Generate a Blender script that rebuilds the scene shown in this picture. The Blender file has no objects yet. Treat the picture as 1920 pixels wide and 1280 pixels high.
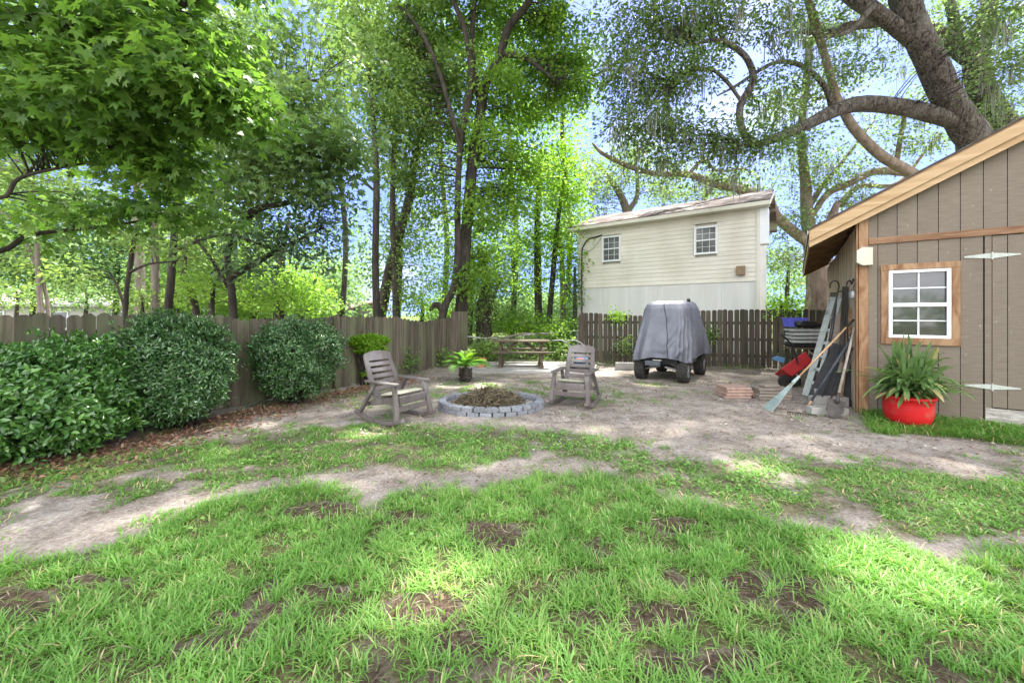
import bpy, math, random
import numpy as np
from mathutils import Vector, Matrix
random.seed(7); rng = np.random.default_rng(7)
S = bpy.context.scene; COL = S.collection
# ---------------------------------------------------------------- camera, sky, sun, exposure
F, H, HOR = 740.0, 1.6, 590.0
cam = bpy.data.cameras.new('camera'); camo = bpy.data.objects.new('camera', cam); COL.objects.link(camo)
cam.sensor_width = 36; cam.lens = F*36/1920; cam.shift_y = -50/1920; cam.clip_end = 2000; cam.clip_start = .05
camo.location = (0, 0, H); camo.rotation_euler = (math.radians(90), 0, 0); S.camera = camo
SUN_EL, SUN_AZ = 64.0, 38.0            # degrees; azimuth clockwise from +Y
wd = bpy.data.worlds.new('World'); S.world = wd; wd.use_nodes = True
wn, wl = wd.node_tree.nodes, wd.node_tree.links
bg = wn['Background']; sky = wn.new('ShaderNodeTexSky'); sky.sky_type = 'NISHITA'; sky.sun_disc = False
sky.sun_elevation = math.radians(SUN_EL); sky.sun_rotation = math.radians(SUN_AZ)
sky.air_density = 1.0; sky.dust_density = .15; sky.ozone_density = 4.0
tcw = wn.new('ShaderNodeTexCoord'); mpw = wn.new('ShaderNodeMapping'); mpw.inputs['Scale'].default_value = (1.6, 1.6, 4.2)
nzw = wn.new('ShaderNodeTexNoise'); nzw.inputs['Scale'].default_value = 1.7; nzw.inputs['Detail'].default_value = 7
rpw = wn.new('ShaderNodeValToRGB'); rpw.color_ramp.elements[0].position = .50; rpw.color_ramp.elements[1].position = .74
rpw.color_ramp.elements[1].color = (.8, .8, .8, 1)
mxw = wn.new('ShaderNodeMix'); mxw.data_type = 'RGBA'; mxw.inputs[7].default_value = (4.4, 5.0, 6.2, 1)
wl.new(tcw.outputs['Generated'], mpw.inputs[0]); wl.new(mpw.outputs[0], nzw.inputs['Vector'])
vm = wn.new('ShaderNodeVectorMath'); vm.operation = 'MULTIPLY_ADD'; vm.inputs[1].default_value = (.75, .75, .75); vm.inputs[2].default_value = (0, 0, .40)
vn = wn.new('ShaderNodeVectorMath'); vn.operation = 'NORMALIZE'; wl.new(tcw.outputs['Generated'], vm.inputs[0]); wl.new(vm.outputs[0], vn.inputs[0]); wl.new(vn.outputs[0], sky.inputs['Vector'])   # clear air: no white band at the horizon
wl.new(nzw.outputs['Fac'], rpw.inputs[0]); wl.new(rpw.outputs[0], mxw.inputs[0]); tn = wn.new('ShaderNodeVectorMath'); tn.operation = 'MULTIPLY'; tn.inputs[1].default_value = (1.12, .98, 1.25); wl.new(sky.outputs[0], tn.inputs[0]); wl.new(tn.outputs[0], mxw.inputs[6])
# added bright cloud bank behind the viewer, unseen fill for the front-facing walls
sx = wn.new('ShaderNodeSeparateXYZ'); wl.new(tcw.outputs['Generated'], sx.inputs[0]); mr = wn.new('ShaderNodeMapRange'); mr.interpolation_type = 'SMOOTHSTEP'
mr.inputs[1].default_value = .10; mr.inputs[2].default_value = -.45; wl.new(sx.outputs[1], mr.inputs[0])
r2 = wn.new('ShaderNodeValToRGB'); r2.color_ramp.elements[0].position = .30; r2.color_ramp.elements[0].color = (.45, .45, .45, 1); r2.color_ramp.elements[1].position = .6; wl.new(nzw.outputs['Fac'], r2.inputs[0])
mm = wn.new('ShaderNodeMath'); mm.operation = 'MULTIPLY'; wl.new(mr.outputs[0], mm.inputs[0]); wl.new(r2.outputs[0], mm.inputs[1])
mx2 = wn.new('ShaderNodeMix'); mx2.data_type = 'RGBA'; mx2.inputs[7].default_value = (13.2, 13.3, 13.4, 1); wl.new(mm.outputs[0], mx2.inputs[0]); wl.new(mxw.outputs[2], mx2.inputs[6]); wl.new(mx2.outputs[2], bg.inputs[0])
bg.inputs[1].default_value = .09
sl = bpy.data.lights.new('sun', 'SUN'); sl.energy = 5.0; sl.angle = math.radians(1.3); sl.color = (1, .965, .90)
so = bpy.data.objects.new('sun', sl); COL.objects.link(so)
ce = math.cos(math.radians(SUN_EL)); TOSUN = Vector((ce*math.sin(math.radians(SUN_AZ)), ce*math.cos(math.radians(SUN_AZ)), math.sin(math.radians(SUN_EL))))
so.rotation_euler = TOSUN.to_track_quat('Z', 'Y').to_euler(); so.location = (0, 0, 30)
S.view_settings.view_transform = 'Standard'; S.view_settings.look = 'None'; S.view_settings.gamma = 1
S.view_settings.exposure = 2.05
S.cycles.max_bounces = 10; S.cycles.transmission_bounces = 6; S.cycles.diffuse_bounces = 5
S.cycles.sample_clamp_indirect = 6

def at(px, py, Y): return Vector(((px-960)/F*Y, Y, H-(py-HOR)/F*Y))
def gr(px, py): Y = F*H/(py-HOR); return Vector(((px-960)/F*Y, Y, 0))
ANG = math.atan2(-.584, .812)
# ---------------------------------------------------------------- materials
def ramp(nt, cols):
    r = nt.nodes.new('ShaderNodeValToRGB'); e = r.color_ramp.elements
    while len(e) < len(cols): e.new(.5)
    for i, c in enumerate(cols):
        e[i].position = c[0]; e[i].color = (*c[1], 1)
    return r
def mat(name, c1, c2, scale=(5, 5, 5), detail=6, rough=.8, bump=.3, var=.25, metal=0, lo=.32, hi=.68, extra=None, spec=.3, dist=.01, distort=0):
    m = bpy.data.materials.new(name); m.use_nodes = True; nt = m.node_tree; N, L = nt.nodes, nt.links
    p = N['Principled BSDF']; p.inputs['Roughness'].default_value = rough; p.inputs['Metallic'].default_value = metal
    p.inputs['Specular IOR Level'].default_value = spec
    tc = N.new('ShaderNodeTexCoord'); mp = N.new('ShaderNodeMapping'); mp.inputs['Scale'].default_value = scale
    nz = N.new('ShaderNodeTexNoise'); nz.inputs['Scale'].default_value = 1; nz.inputs['Detail'].default_value = detail; nz.inputs['Roughness'].default_value = .62
    nz.inputs['Distortion'].default_value = distort
    L.new(tc.outputs['Object'], mp.inputs[0]); L.new(mp.outputs[0], nz.inputs['Vector'])
    r = ramp(nt, [(lo, c1), (hi, c2)]); L.new(nz.outputs['Fac'], r.inputs[0]); out = r.outputs[0]
    if extra:   # (colour, scale, lo, hi, strength): broad stains
        n2 = N.new('ShaderNodeTexNoise'); n2.inputs['Scale'].default_value = 1; n2.inputs['Detail'].default_value = 5
        m2 = N.new('ShaderNodeMapping'); m2.inputs['Scale'].default_value = extra[1]; m2.inputs['Location'].default_value = (3.1, 7.7, 1.3)
        L.new(tc.outputs['Object'], m2.inputs[0]); L.new(m2.outputs[0], n2.inputs['Vector'])
        r2 = ramp(nt, [(extra[2], (0, 0, 0)), (extra[3], (extra[4],)*3)]); L.new(n2.outputs['Fac'], r2.inputs[0])
        mx = N.new('ShaderNodeMix'); mx.data_type = 'RGBA'; mx.inputs[7].default_value = (*extra[0], 1)
        L.new(r2.outputs[0], mx.inputs[0]); L.new(out, mx.inputs[6]); out = mx.outputs[2]
    if var:
        a = N.new('ShaderNodeAttribute'); a.attribute_name = 'var'
        mr = N.new('ShaderNodeMapRange'); mr.inputs[3].default_value = 1-var; mr.inputs[4].default_value = 1+var
        hs = N.new('ShaderNodeHueSaturation'); L.new(a.outputs['Fac'], mr.inputs[0]); L.new(mr.outputs[0], hs.inputs['Value']); L.new(out, hs.inputs['Color']); out = hs.outputs[0]
    L.new(out, p.inputs['Base Color'])
    if bump:
        b = N.new('ShaderNodeBump'); b.inputs['Strength'].default_value = bump; b.inputs['Distance'].default_value = dist
        L.new(nz.outputs['Fac'], b.inputs['Height']); L.new(b.outputs[0], p.inputs['Normal'])
    return m
def leafmat(name, cols, rough=.45, trans=.45, tcol=None, spec=.4):
    m = bpy.data.materials.new(name); m.use_nodes = True; nt = m.node_tree; N, L = nt.nodes, nt.links
    p = N['Principled BSDF']; p.inputs['Roughness'].default_value = rough; p.inputs['Specular IOR Level'].default_value = spec
    a = N.new('ShaderNodeAttribute'); a.attribute_name = 'var'
    r = ramp(nt, [(i/(len(cols)-1), c) for i, c in enumerate(cols)]); L.new(a.outputs['Fac'], r.inputs[0]); L.new(r.outputs[0], p.inputs['Base Color'])
    if trans > 0:
        t = N.new('ShaderNodeBsdfTranslucent'); g = N.new('ShaderNodeMix'); g.data_type = 'RGBA'; g.blend_type = 'MULTIPLY'; g.inputs[0].default_value = 1
        g.inputs[7].default_value = (*(tcol or (1.5, 1.55, .9)), 1); g.clamp_result = False; L.new(r.outputs[0], g.inputs[6]); L.new(g.outputs[2], t.inputs[0])
        x = N.new('ShaderNodeMixShader'); x.inputs[0].default_value = trans
        L.new(p.outputs[0], x.inputs[1]); L.new(t.outputs[0], x.inputs[2]); L.new(x.outputs[0], N['Material Output'].inputs[0])
    return m
M = {}
M['fence'] = mat('weathered_fence_wood', (0.0571, 0.0448, 0.031), (0.143, 0.119, 0.0914), (16, 16, .8), rough=.9, bump=.5, var=.32, lo=.38, hi=.62, extra=((.12, .13, .07), (2.2, 2.2, .9), .44, .62, .75))
M['fence_dark'] = mat('dark_fence_wood', (0.0465, 0.0371, 0.0264), (0.124, 0.101, 0.077), (16, 16, 1.1), rough=.9, bump=.5, var=.3, extra=((.05, .06, .03), (2, 2, 1.2), .45, .65, .6))
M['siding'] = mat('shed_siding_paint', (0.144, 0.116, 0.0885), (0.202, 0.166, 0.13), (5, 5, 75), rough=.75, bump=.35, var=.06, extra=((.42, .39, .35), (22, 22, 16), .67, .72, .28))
M['siding_old'] = mat('peeling_shed_board', (.17, .15, .13), (.5, .47, .43), (7, 7, 30), rough=.85, bump=.4, var=.1)
M['cedar'] = mat('new_pine_trim', (0.18, 0.084, 0.037), (0.338, 0.207, 0.114), (5, 5, 1.2), rough=.6, bump=.15, var=.08, distort=1.6, lo=.38, hi=.62)
M['cedar_h'] = mat('new_pine_rail', (0.159, 0.0735, 0.0348), (0.296, 0.174, 0.0957), (1.2, 5, 14), rough=.6, bump=.15, var=.08, distort=1.2, lo=.38, hi=.62)
M['rake'] = mat('pine_rake_board', (0.352, 0.218, 0.105), (0.505, 0.364, 0.21), (1.1, 6, 9), rough=.55, bump=.12, var=.06, distort=1.0)
M['darkwood'] = mat('rafter_wood', (0.19, 0.108, 0.0595), (0.38, 0.234, 0.136), (2, 12, 12), rough=.8, var=.2)
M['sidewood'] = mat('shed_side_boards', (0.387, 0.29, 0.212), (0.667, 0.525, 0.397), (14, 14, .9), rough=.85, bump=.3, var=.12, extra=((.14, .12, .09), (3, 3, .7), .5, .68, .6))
M['shingle'] = mat('roof_shingle', (.05, .045, .04), (.13, .115, .10), (9, 9, 9), rough=.9, var=.2)
M['shingle_red'] = mat('house_shingle', (0.044, 0.0276, 0.023), (0.0998, 0.0745, 0.0648), (5, 14, 14), rough=.9, var=.22, extra=((.42, .38, .36), (1.3, 1.3, 1.3), .5, .68, .7))
M['white'] = mat('white_vinyl', (.70, .72, .74), (.80, .81, .82), (3, 3, 3), rough=.4, bump=0, var=.02)
M['cream'] = mat('cream_vinyl_siding', (0.622, 0.591, 0.508), (0.726, 0.695, 0.613), (.8, .8, 3), rough=.6, bump=.05, var=.03, extra=((.50, .46, .37), (1, 1, .4), .5, .72, .5))
M['skirt'] = mat('pale_skirt_panel', (0.583, 0.583, 0.544), (0.681, 0.681, 0.647), (3, 3, .4), rough=.7, bump=.05, var=.03, extra=((.50, .52, .47), (2.4, 2.4, .25), .5, .7, .5))
M['glass'] = mat('window_glass', (.035, .04, .04), (.06, .065, .065), (2, 2, 2), rough=.06, bump=0, var=0, spec=1.0)
M['glass2'] = mat('shed_glass', (0.036, 0.036, 0.0342), (0.0612, 0.0604, 0.0576), (4, 4, 7), rough=.05, bump=0, var=0, spec=1.0, distort=1.5)
M['blind'] = mat('blind_slat', (.10, .105, .105), (.15, .155, .15), (3, 3, 3), rough=.6, bump=0, var=.05)
M['chair'] = mat('faded_resin', (0.0947, 0.0799, 0.0755), (0.148, 0.127, 0.12), (9, 9, 4), rough=.7, bump=.12, var=.06, extra=((.28, .26, .26), (3, 3, 2), .52, .7, .6))
M['cushion'] = mat('cushion_cloth', (0.246, 0.235, 0.179), (0.326, 0.315, 0.247), (14, 14, 14), rough=.95, bump=.3, var=.05, extra=((.36, .35, .27), (5, 5, 5), .5, .65, .5))
M['block'] = mat('grey_paver', (0.15, 0.159, 0.179), (0.251, 0.257, 0.277), (22, 22, 22), rough=.92, bump=.4, var=.2)
M['concrete'] = mat('concrete', (0.288, 0.276, 0.256), (0.4, 0.384, 0.36), (8, 8, 8), rough=.92, bump=.25, var=.1, extra=((.26, .24, .21), (2, 2, 2), .5, .68, .6))
M['cover'] = mat('cart_cover_cloth', (0.125, 0.128, 0.155), (0.179, 0.183, 0.214), (5, 5, 3), rough=.62, bump=.35, dist=.03, var=0, spec=.35)
M['black'] = mat('black_plastic', (.012, .012, .013), (.03, .03, .032), (8, 8, 8), rough=.5, bump=.05, var=.1)
M['rubber'] = mat('tyre_rubber', (.022, .021, .02), (.06, .056, .05), (20, 20, 20), rough=.9, bump=.4, var=.2)
M['steel'] = mat('grey_steel', (.30, .30, .30), (.45, .45, .45), (9, 9, 9), rough=.45, metal=.7, bump=.05, var=.1)
M['red'] = mat('red_glazed_pot', (.50, .010, .014), (.60, .018, .02), (3, 3, 3), rough=.5, bump=.03, var=0, extra=((.42, .12, .10), (5, 5, 9), .56, .70, .45))
M['redpaint'] = mat('red_barrow_paint', (.32, .02, .022), (.44, .035, .04), (5, 5, 5), rough=.5, bump=.05, var=.05)
M['blue'] = mat('blue_plastic', (.10, .11, .55), (.15, .16, .66), (5, 5, 5), rough=.45, bump=0, var=.08)
M['sky_blue'] = mat('faded_blue_paint', (.08, .22, .42), (.14, .32, .55), (5, 5, 5), rough=.5, bump=0, var=.08)
M['orange'] = mat('orange_plastic', (.62, .13, .05), (.70, .18, .08), (5, 5, 5), rough=.5, bump=0, var=.05)
M['teal'] = mat('rake_plastic', (0.269, 0.353, 0.328), (0.376, 0.451, 0.426), (4, 4, 20), rough=.55, bump=.1, var=.05)
M['handle'] = mat('ash_handle', (.42, .25, .13), (.56, .36, .2), (20, 20, 20), rough=.6, bump=.05, var=.1)
M['oldhandle'] = mat('old_grey_handle', (.22, .19, .155), (.36, .32, .27), (18, 18, 4), rough=.85, bump=.2, var=.15)
M['darksteel'] = mat('dark_steel', (.045, .04, .036), (.11, .095, .085), (9, 9, 9), rough=.6, bump=.1, var=.1)
M['slate'] = mat('slate_pole', (.055, .065, .08), (.11, .12, .14), (9, 9, 9), rough=.6, bump=.05, var=.1)
M['ladder'] = mat('ladder_metal', (0.288, 0.32, 0.289), (0.416, 0.44, 0.398), (12, 12, 5), rough=.5, metal=.2, bump=.1, var=.1, extra=((.12, .14, .12), (5, 5, 6), .55, .62, .8))
M['brick'] = mat('terracotta_paver', (.27, .17, .135), (.40, .285, .235), (12, 12, 12), rough=.9, bump=.3, var=.15)
M['plank'] = mat('grey_planks', (.19, .155, .125), (.32, .275, .23), (3, 20, 20), rough=.9, bump=.3, var=.2)
M['grey'] = mat('grey_vinyl_pad', (0.276, 0.287, 0.276), (0.437, 0.443, 0.425), (7, 7, 7), rough=.6, bump=.1, var=.25)
M['terracotta'] = mat('terracotta', (.36, .15, .08), (.46, .21, .12), (9, 9, 9), rough=.85, var=.05)
M['picnic'] = mat('picnic_wood', (0.0676, 0.0504, 0.0323), (0.123, 0.0984, 0.0673), (3, 14, 14), rough=.85, bump=.3, var=.15)
M['galv'] = mat('galvanised', (.36, .36, .35), (.52, .52, .5), (9, 9, 9), rough=.5, metal=.5, bump=.05, var=.1)
M['hinge'] = mat('chalky_hinge', (0.399, 0.423, 0.374), (0.482, 0.507, 0.465), (12, 12, 12), rough=.6, bump=.1, var=.05)
M['bone'] = mat('box_plastic', (0.504, 0.487, 0.395), (0.588, 0.571, 0.487), (4, 4, 4), rough=.5, bump=0, var=.03)
M['ventbrown'] = mat('brown_vent', (.19, .13, .08), (.27, .19, .12), (6, 6, 6), rough=.6, bump=.05, var=.1)
M['bark'] = mat('dark_bark', (0.0201, 0.0161, 0.0125), (0.0713, 0.0603, 0.0491), (9, 9, 2.2), rough=.95, bump=.9, var=.1, dist=.03)
M['bark_oak'] = mat('oak_bark', (.018, .014, .012), (.15, .128, .108), (15, 15, 4.5), rough=.95, bump=1, var=.1, dist=.09, distort=.8, lo=.38, hi=.62, extra=((.19, .18, .16), (1.5, 1.5, .8), .52, .7, .5))
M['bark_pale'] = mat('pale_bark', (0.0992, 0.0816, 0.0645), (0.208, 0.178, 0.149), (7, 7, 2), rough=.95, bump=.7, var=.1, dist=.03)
M['bark_tan'] = mat('tan_oak_bark', (0.122, 0.0888, 0.0663), (0.274, 0.215, 0.172), (6, 6, 2.4), rough=.95, bump=.8, var=.1, dist=.05)
M['moss'] = leafmat('spanish_moss', [(.16, .17, .13), (.30, .31, .25)], .95, .3, (1.2, 1.2, 1.1), .1)
M['l_maple'] = leafmat('maple_leaf', [(0.0616, 0.13, 0.0274), (0.11, 0.215, 0.0392), (0.188, 0.307, 0.0588)], .42, .5)
M['l_maple2'] = leafmat('rear_maple_leaf', [(0.0788, 0.156, 0.0525), (0.144, 0.226, 0.084), (0.21, 0.295, 0.105)], .45, .45)  # leaf colours of the maple behind, slightly paler and greyer
M['l_bright'] = leafmat('sunny_leaf', [(0.0963, 0.182, 0.0303), (0.174, 0.303, 0.0477), (0.289, 0.425, 0.076)], .5, .55)
M['l_mid'] = leafmat('green_leaf', [(0.0921, 0.154, 0.0454), (0.158, 0.253, 0.0706), (0.263, 0.363, 0.101)], .5, .5)
M['l_oak'] = leafmat('live_oak_leaf', [(0.06, 0.111, 0.0326), (0.107, 0.173, 0.049), (0.183, 0.263, 0.0653)], .45, .35)
M['l_oak2'] = leafmat('pale_oak_leaf', [(0.0886, 0.143, 0.0672), (0.14, 0.212, 0.0897), (0.202, 0.273, 0.127)], .5, .5)
M['l_shrub'] = leafmat('glossy_shrub_leaf', [(0.0436, 0.114, 0.0273), (0.0779, 0.19, 0.0364), (0.156, 0.317, 0.0546)], .24, .2, spec=.7)
M['l_shrub2'] = leafmat('dark_glossy_leaf', [(0.0403, 0.0971, 0.0323), (0.0692, 0.157, 0.0456), (0.129, 0.242, 0.0666)], .24, .15, spec=.75)
M['l_lime'] = leafmat('lime_leaf', [(0.112, 0.23, 0.0165), (0.188, 0.345, 0.022), (0.275, 0.46, 0.033)], .5, .5)
M['l_mag'] = leafmat('bay_leaf', [(0.0517, 0.108, 0.0448), (0.0949, 0.169, 0.0747), (0.172, 0.246, 0.128)], .35, .3)
M['l_far'] = leafmat('distant_leaf', [(0.1, 0.18, 0.0766), (0.162, 0.264, 0.109), (0.25, 0.361, 0.174)], .6, .5)  # pale, bluish green: distance haze put into the leaf colour
M['l_grass'] = leafmat('grass_blade', [(0.0874, 0.194, 0.0349), (0.155, 0.325, 0.0616), (0.256, 0.45, 0.108), (0.592, 0.456, 0.277)], .5, .4, (1.45, 1.5, .8))
M['l_yucca'] = leafmat('strap_leaf', [(0.0741, 0.138, 0.0529), (0.128, 0.219, 0.0794), (0.208, 0.306, 0.112), (0.447, 0.378, 0.184)], .38, .3)
M['l_palm'] = leafmat('sago_leaf', [(.05, .13, .04), (.11, .25, .03), (.22, .38, .03)], .4, .45)
M['l_litter'] = leafmat('dead_leaf', [(.12, .06, .035), (.24, .12, .07), (.36, .24, .16)], .8, .1, (1, 1, 1))
M['l_brush'] = leafmat('dry_brush', [(.07, .05, .032), (.13, .105, .065), (.20, .165, .105), (.17, .13, .08)], .9, .1, (1, 1, 1))

# ---------------------------------------------------------------- helpers
def tag(o, label=None, cat=None, group=None, kind=None):
    if label: o['label'] = label
    if cat: o['category'] = cat
    if group: o['group'] = group
    if kind: o['kind'] = kind
    return o
def thing(name, label, cat, loc=(0, 0, 0), rz=0, group=None):
    o = bpy.data.objects.new(name, None); COL.objects.link(o); o.location = loc; o.rotation_euler = (0, 0, rz); o.empty_display_size = .2
    return tag(o, label, cat, group)
def link_mesh(name, me, parent=None, loc=None):
    o = bpy.data.objects.new(name, me); COL.objects.link(o)
    if parent: o.parent = parent
    if loc: o.location = loc
    return o
def np_mesh(name, V, Fc, m, parent=None, var=None, smooth=False, origin=None):
    """V (n,3), Fc (k,q) constant-size faces; var per face"""
    V = np.asarray(V, np.float32)
    loc = None
    if parent is not None and origin is None: V = V - np.array(parent.location, np.float32)
    if origin is not None: V = V - np.array(origin, np.float32); loc = origin
    me = bpy.data.meshes.new(name); k, q = Fc.shape
    me.vertices.add(len(V)); me.vertices.foreach_set('co', V.ravel())
    me.loops.add(k*q); me.loops.foreach_set('vertex_index', Fc.ravel().astype(np.int32))
    me.polygons.add(k); me.polygons.foreach_set('loop_start', (np.arange(k)*q).astype(np.int32))
    if smooth: me.polygons.foreach_set('use_smooth', np.ones(k, bool))
    if var is not None:
        a = me.attributes.new('var', 'FLOAT', 'FACE'); a.data.foreach_set('value', np.asarray(var, np.float32))
    me.update(calc_edges=True); me.materials.append(m)
    return link_mesh(name, me, parent, loc)
class MB:
    def __init__(s): s.v = []; s.f = []; s.a = []
    def add(s, vs, fs, var=None):
        b = len(s.v); s.v += [Vector(p) for p in vs]; r = random.random() if var is None else var
        for f in fs: s.f.append([b+i for i in f]); s.a.append(r)
        return s
    def box(s, c, size, R=None, var=None):
        x, y, z = size[0]/2, size[1]/2, size[2]/2; c = Vector(c)
        vs = [Vector((a*x, b*y, d*z)) for d in (-1, 1) for a, b in ((-1, -1), (1, -1), (1, 1), (-1, 1))]
        if R is not None: vs = [R @ v for v in vs]
        return s.add([v+c for v in vs], [(3, 2, 1, 0), (4, 5, 6, 7), (0, 1, 5, 4), (1, 2, 6, 5), (2, 3, 7, 6), (3, 0, 4, 7)], var)
    def beam(s, p0, p1, w, h, up=(0, 0, 1), var=None):
        p0, p1 = Vector(p0), Vector(p1); y = (p1-p0); L = y.length; y.normalize(); up = Vector(up)
        x = y.cross(up)
        if x.length < 1e-4: x = y.cross(Vector((1, 0, 0)))
        x.normalize(); z = x.cross(y); R = Matrix((x, y, z)).transposed()
        return s.box((p0+p1)/2, (w, L, h), R, var)
    def tube(s, pts, rad, n=8, var=None, wob=0):
        pts = [Vector(p) for p in pts]; k = len(pts)
        if not hasattr(rad, '__len__'): rad = [rad]*k
        vs = []; px = None
        for i, p in enumerate(pts):
            t = (pts[min(i+1, k-1)]-pts[max(i-1, 0)]).normalized()
            if px is None: px = t.cross(Vector((0, 0, 1)) if abs(t.z) < .9 else Vector((1, 0, 0))).normalized()
            px = (px-t*px.dot(t)).normalized(); py = t.cross(px)
            for j in range(n):
                a = 2*math.pi*j/n; r = rad[i]*(1+(random.uniform(-wob, wob) if wob else 0))
                vs.append(p+px*(math.cos(a)*r)+py*(math.sin(a)*r))
        fs = [(i*n+j, i*n+(j+1) % n, (i+1)*n+(j+1) % n, (i+1)*n+j) for i in range(k-1) for j in range(n)]
        fs += [tuple(range(n-1, -1, -1)), tuple((k-1)*n+j for j in range(n))]
        return s.add(vs, fs, var)
    def lathe(s, prof, c=(0, 0, 0), n=32, var=None, sx=1, sy=1):
        c = Vector(c); k = len(prof)
        vs = [c+Vector((r*sx*math.cos(2*math.pi*j/n), r*sy*math.sin(2*math.pi*j/n), z)) for r, z in prof for j in range(n)]
        fs = [(i*n+j, i*n+(j+1) % n, (i+1)*n+(j+1) % n, (i+1)*n+j) for i in range(k-1) for j in range(n)]
        return s.add(vs, fs, var)
    def prism(s, poly, o, ax, ay, dv, var=None):
        o, ax, ay, dv = Vector(o), Vector(ax), Vector(ay), Vector(dv); n = len(poly)
        a = [o+ax*x+ay*y for x, y in poly]
        fs = [tuple(range(n)), tuple(range(2*n-1, n-1, -1))]+[(i, i+n, (i+1) % n+n, (i+1) % n) for i in range(n)]
        return s.add(a+[p+dv for p in a], fs, var)
    def build(s, name, m, parent=None, smooth=False, bevel=0, world=False, origin=None):
        vs = s.v
        if world and parent:
            R = Matrix.Rotation(-parent.rotation_euler.z, 4, 'Z'); l = Vector(parent.location); vs = [R @ (v-l) for v in vs]
        if origin is not None: vs = [v-Vector(origin) for v in vs]
        me = bpy.data.meshes.new(name); me.from_pydata([tuple(v) for v in vs], [], s.f); me.materials.append(m)
        a = me.attributes.new('var', 'FLOAT', 'FACE'); a.data.foreach_set('value', s.a)
        if smooth: me.polygons.foreach_set('use_smooth', [True]*len(me.polygons))
        me.update(); o = link_mesh(name, me, parent, origin)
        if bevel:
            b = o.modifiers.new('bevel', 'BEVEL'); b.width = bevel; b.segments = 2; b.limit_method = 'ANGLE'
        return o
def spline(pts, per=6):
    """Catmull-Rom through tuples"""
    P = [np.array(p, float) for p in pts]; P = [2*P[0]-P[1]]+P+[2*P[-1]-P[-2]]; out = []
    for i in range(1, len(P)-2):
        for k in range(per):
            t = k/per; a, b, c, d = P[i-1], P[i], P[i+1], P[i+2]
            out.append(.5*(2*b+(c-a)*t+(2*a-5*b+4*c-d)*t*t+(3*b-a-3*c+d)*t**3))
    out.append(P[-2]); return out
# leaf templates: local x along leaf (0..1), y sideways, z normal
def T_rhomb(w=.26, fold=.06): return np.array([(0, 0, 0), (.45, w, fold), (1, 0, -.05), (.45, -w, fold)]), np.array([(0, 3, 2, 1)])
def T_fold(w=.24): return np.array([(0, 0, 0), (.3, w*.85, .07), (.7, w*.8, .05), (1, 0, -.1), (.7, -w*.8, .05), (.3, -w*.85, .07), (.3, 0, 0), (.7, 0, -.02)]), \
    np.array([(0, 6, 1), (6, 7, 2), (6, 2, 1), (7, 3, 2), (0, 5, 6), (5, 4, 7), (5, 7, 6), (4, 3, 7)])
def T_star():
    vs = []; fs = []
    for a, L, w in ((0, 1, .2), (52, .82, .19), (-52, .82, .19), (108, .55, .2), (-108, .55, .2)):
        r = math.radians(a); cx, sx = math.cos(r), math.sin(r); b = len(vs)
        for x, y, z in ((0, 0, 0), (L*.45, w, -.02), (L, 0, -.16*L), (L*.45, -w, -.02)): vs.append((x*cx-y*sx+.25, x*sx+y*cx, z))
        fs.append((b, b+3, b+2, b+1))
    return np.array(vs), np.array(fs)
def unit(a): return a/np.maximum(np.linalg.norm(a, axis=1, keepdims=True), 1e-6)
def leaves(pos, axis, nrm, size, T, var):
    tv, tf = T; x = unit(axis); z = nrm-x*np.sum(nrm*x, 1, keepdims=True); z = unit(z); y = np.cross(z, x)
    size = np.asarray(size).reshape(-1, 1, 1)
    V = pos[:, None, :]+size*(tv[None, :, 0, None]*x[:, None]+tv[None, :, 1, None]*y[:, None]+tv[None, :, 2, None]*z[:, None])
    n, k = len(pos), len(tv); Fc = (np.arange(n)*k)[:, None, None]+tf[None]
    return V.reshape(-1, 3), Fc.reshape(-1, tf.shape[1]), np.repeat(var, len(tf))
def clump_leaves(cc, rc, n, flat=.55, droop=.35, up=.9, spread=.6):
    """cc (k,3) clump centres; n leaves each"""
    k = len(cc); c = np.repeat(cc, n, 0); rc = np.repeat(np.asarray(rc).reshape(-1), n)[:, None] if np.ndim(rc) else rc
    off = rng.normal(0, 1, (k*n, 3)); off *= np.minimum(1, 1.7/np.linalg.norm(off, axis=1, keepdims=True)); d = off*np.array((1, 1, flat))*rc
    ax = unit(off*np.array((1, 1, .4)))+rng.normal(0, spread, (k*n, 3)); ax[:, 2] -= droop
    nr = rng.normal(0, .55, (k*n, 3)); nr[:, 2] += up
    cv = np.repeat(rng.random(k), n); var = np.clip(.62*cv+.38*rng.random(k*n), 0, 1)
    return c+d, ax, nr, var
def in_ellipsoid(k, c, r, shell=2.2):
    u = unit(rng.normal(0, 1, (k, 3))); rad = rng.random((k, 1))**(1/shell); return np.array(c)+u*rad*np.array(r)
def blob(px, py, Y, rx, ry, dep, k, ): return (at(px, py, Y), (rx*Y/F, dep, ry*Y/F), k)
SUNV = np.array(TOSUN)
SPOTS = [(*gr(1690, 1075), .47), (*gr(805, 1115), .30), (*gr(1425, 885), .30), (*gr(330, 955), .14), (*gr(690, 812), .30), (*gr(900, 722), .5), (*gr(1130, 700), .5), (*gr(1000, 688), .8), (*gr(1090, 960), .10),
         (*at(450, 110, 4.2), .55), (*at(350, 40, 4.2), .3), (*at(560, 240, 8.2), .8), (*at(1250, 585, 9.9), .5), (*at(1740, 770, 5.5), .15), (*at(870, 650, 9.4), .4)]
def sun_gap(P, all_=True):
    """which leaves keep clear of the sun's path to a few gaps"""
    keep = np.ones(len(P), bool)
    for k, (x, y, z, r) in enumerate(SPOTS):
        w = P-np.array((x, y, z)); t = w@SUNV; d = np.linalg.norm(w-t[:, None]*SUNV, axis=1); keep &= (d > r*(.75+.5*rng.random(len(P)))) | (t < 2.5)
    return keep
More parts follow.
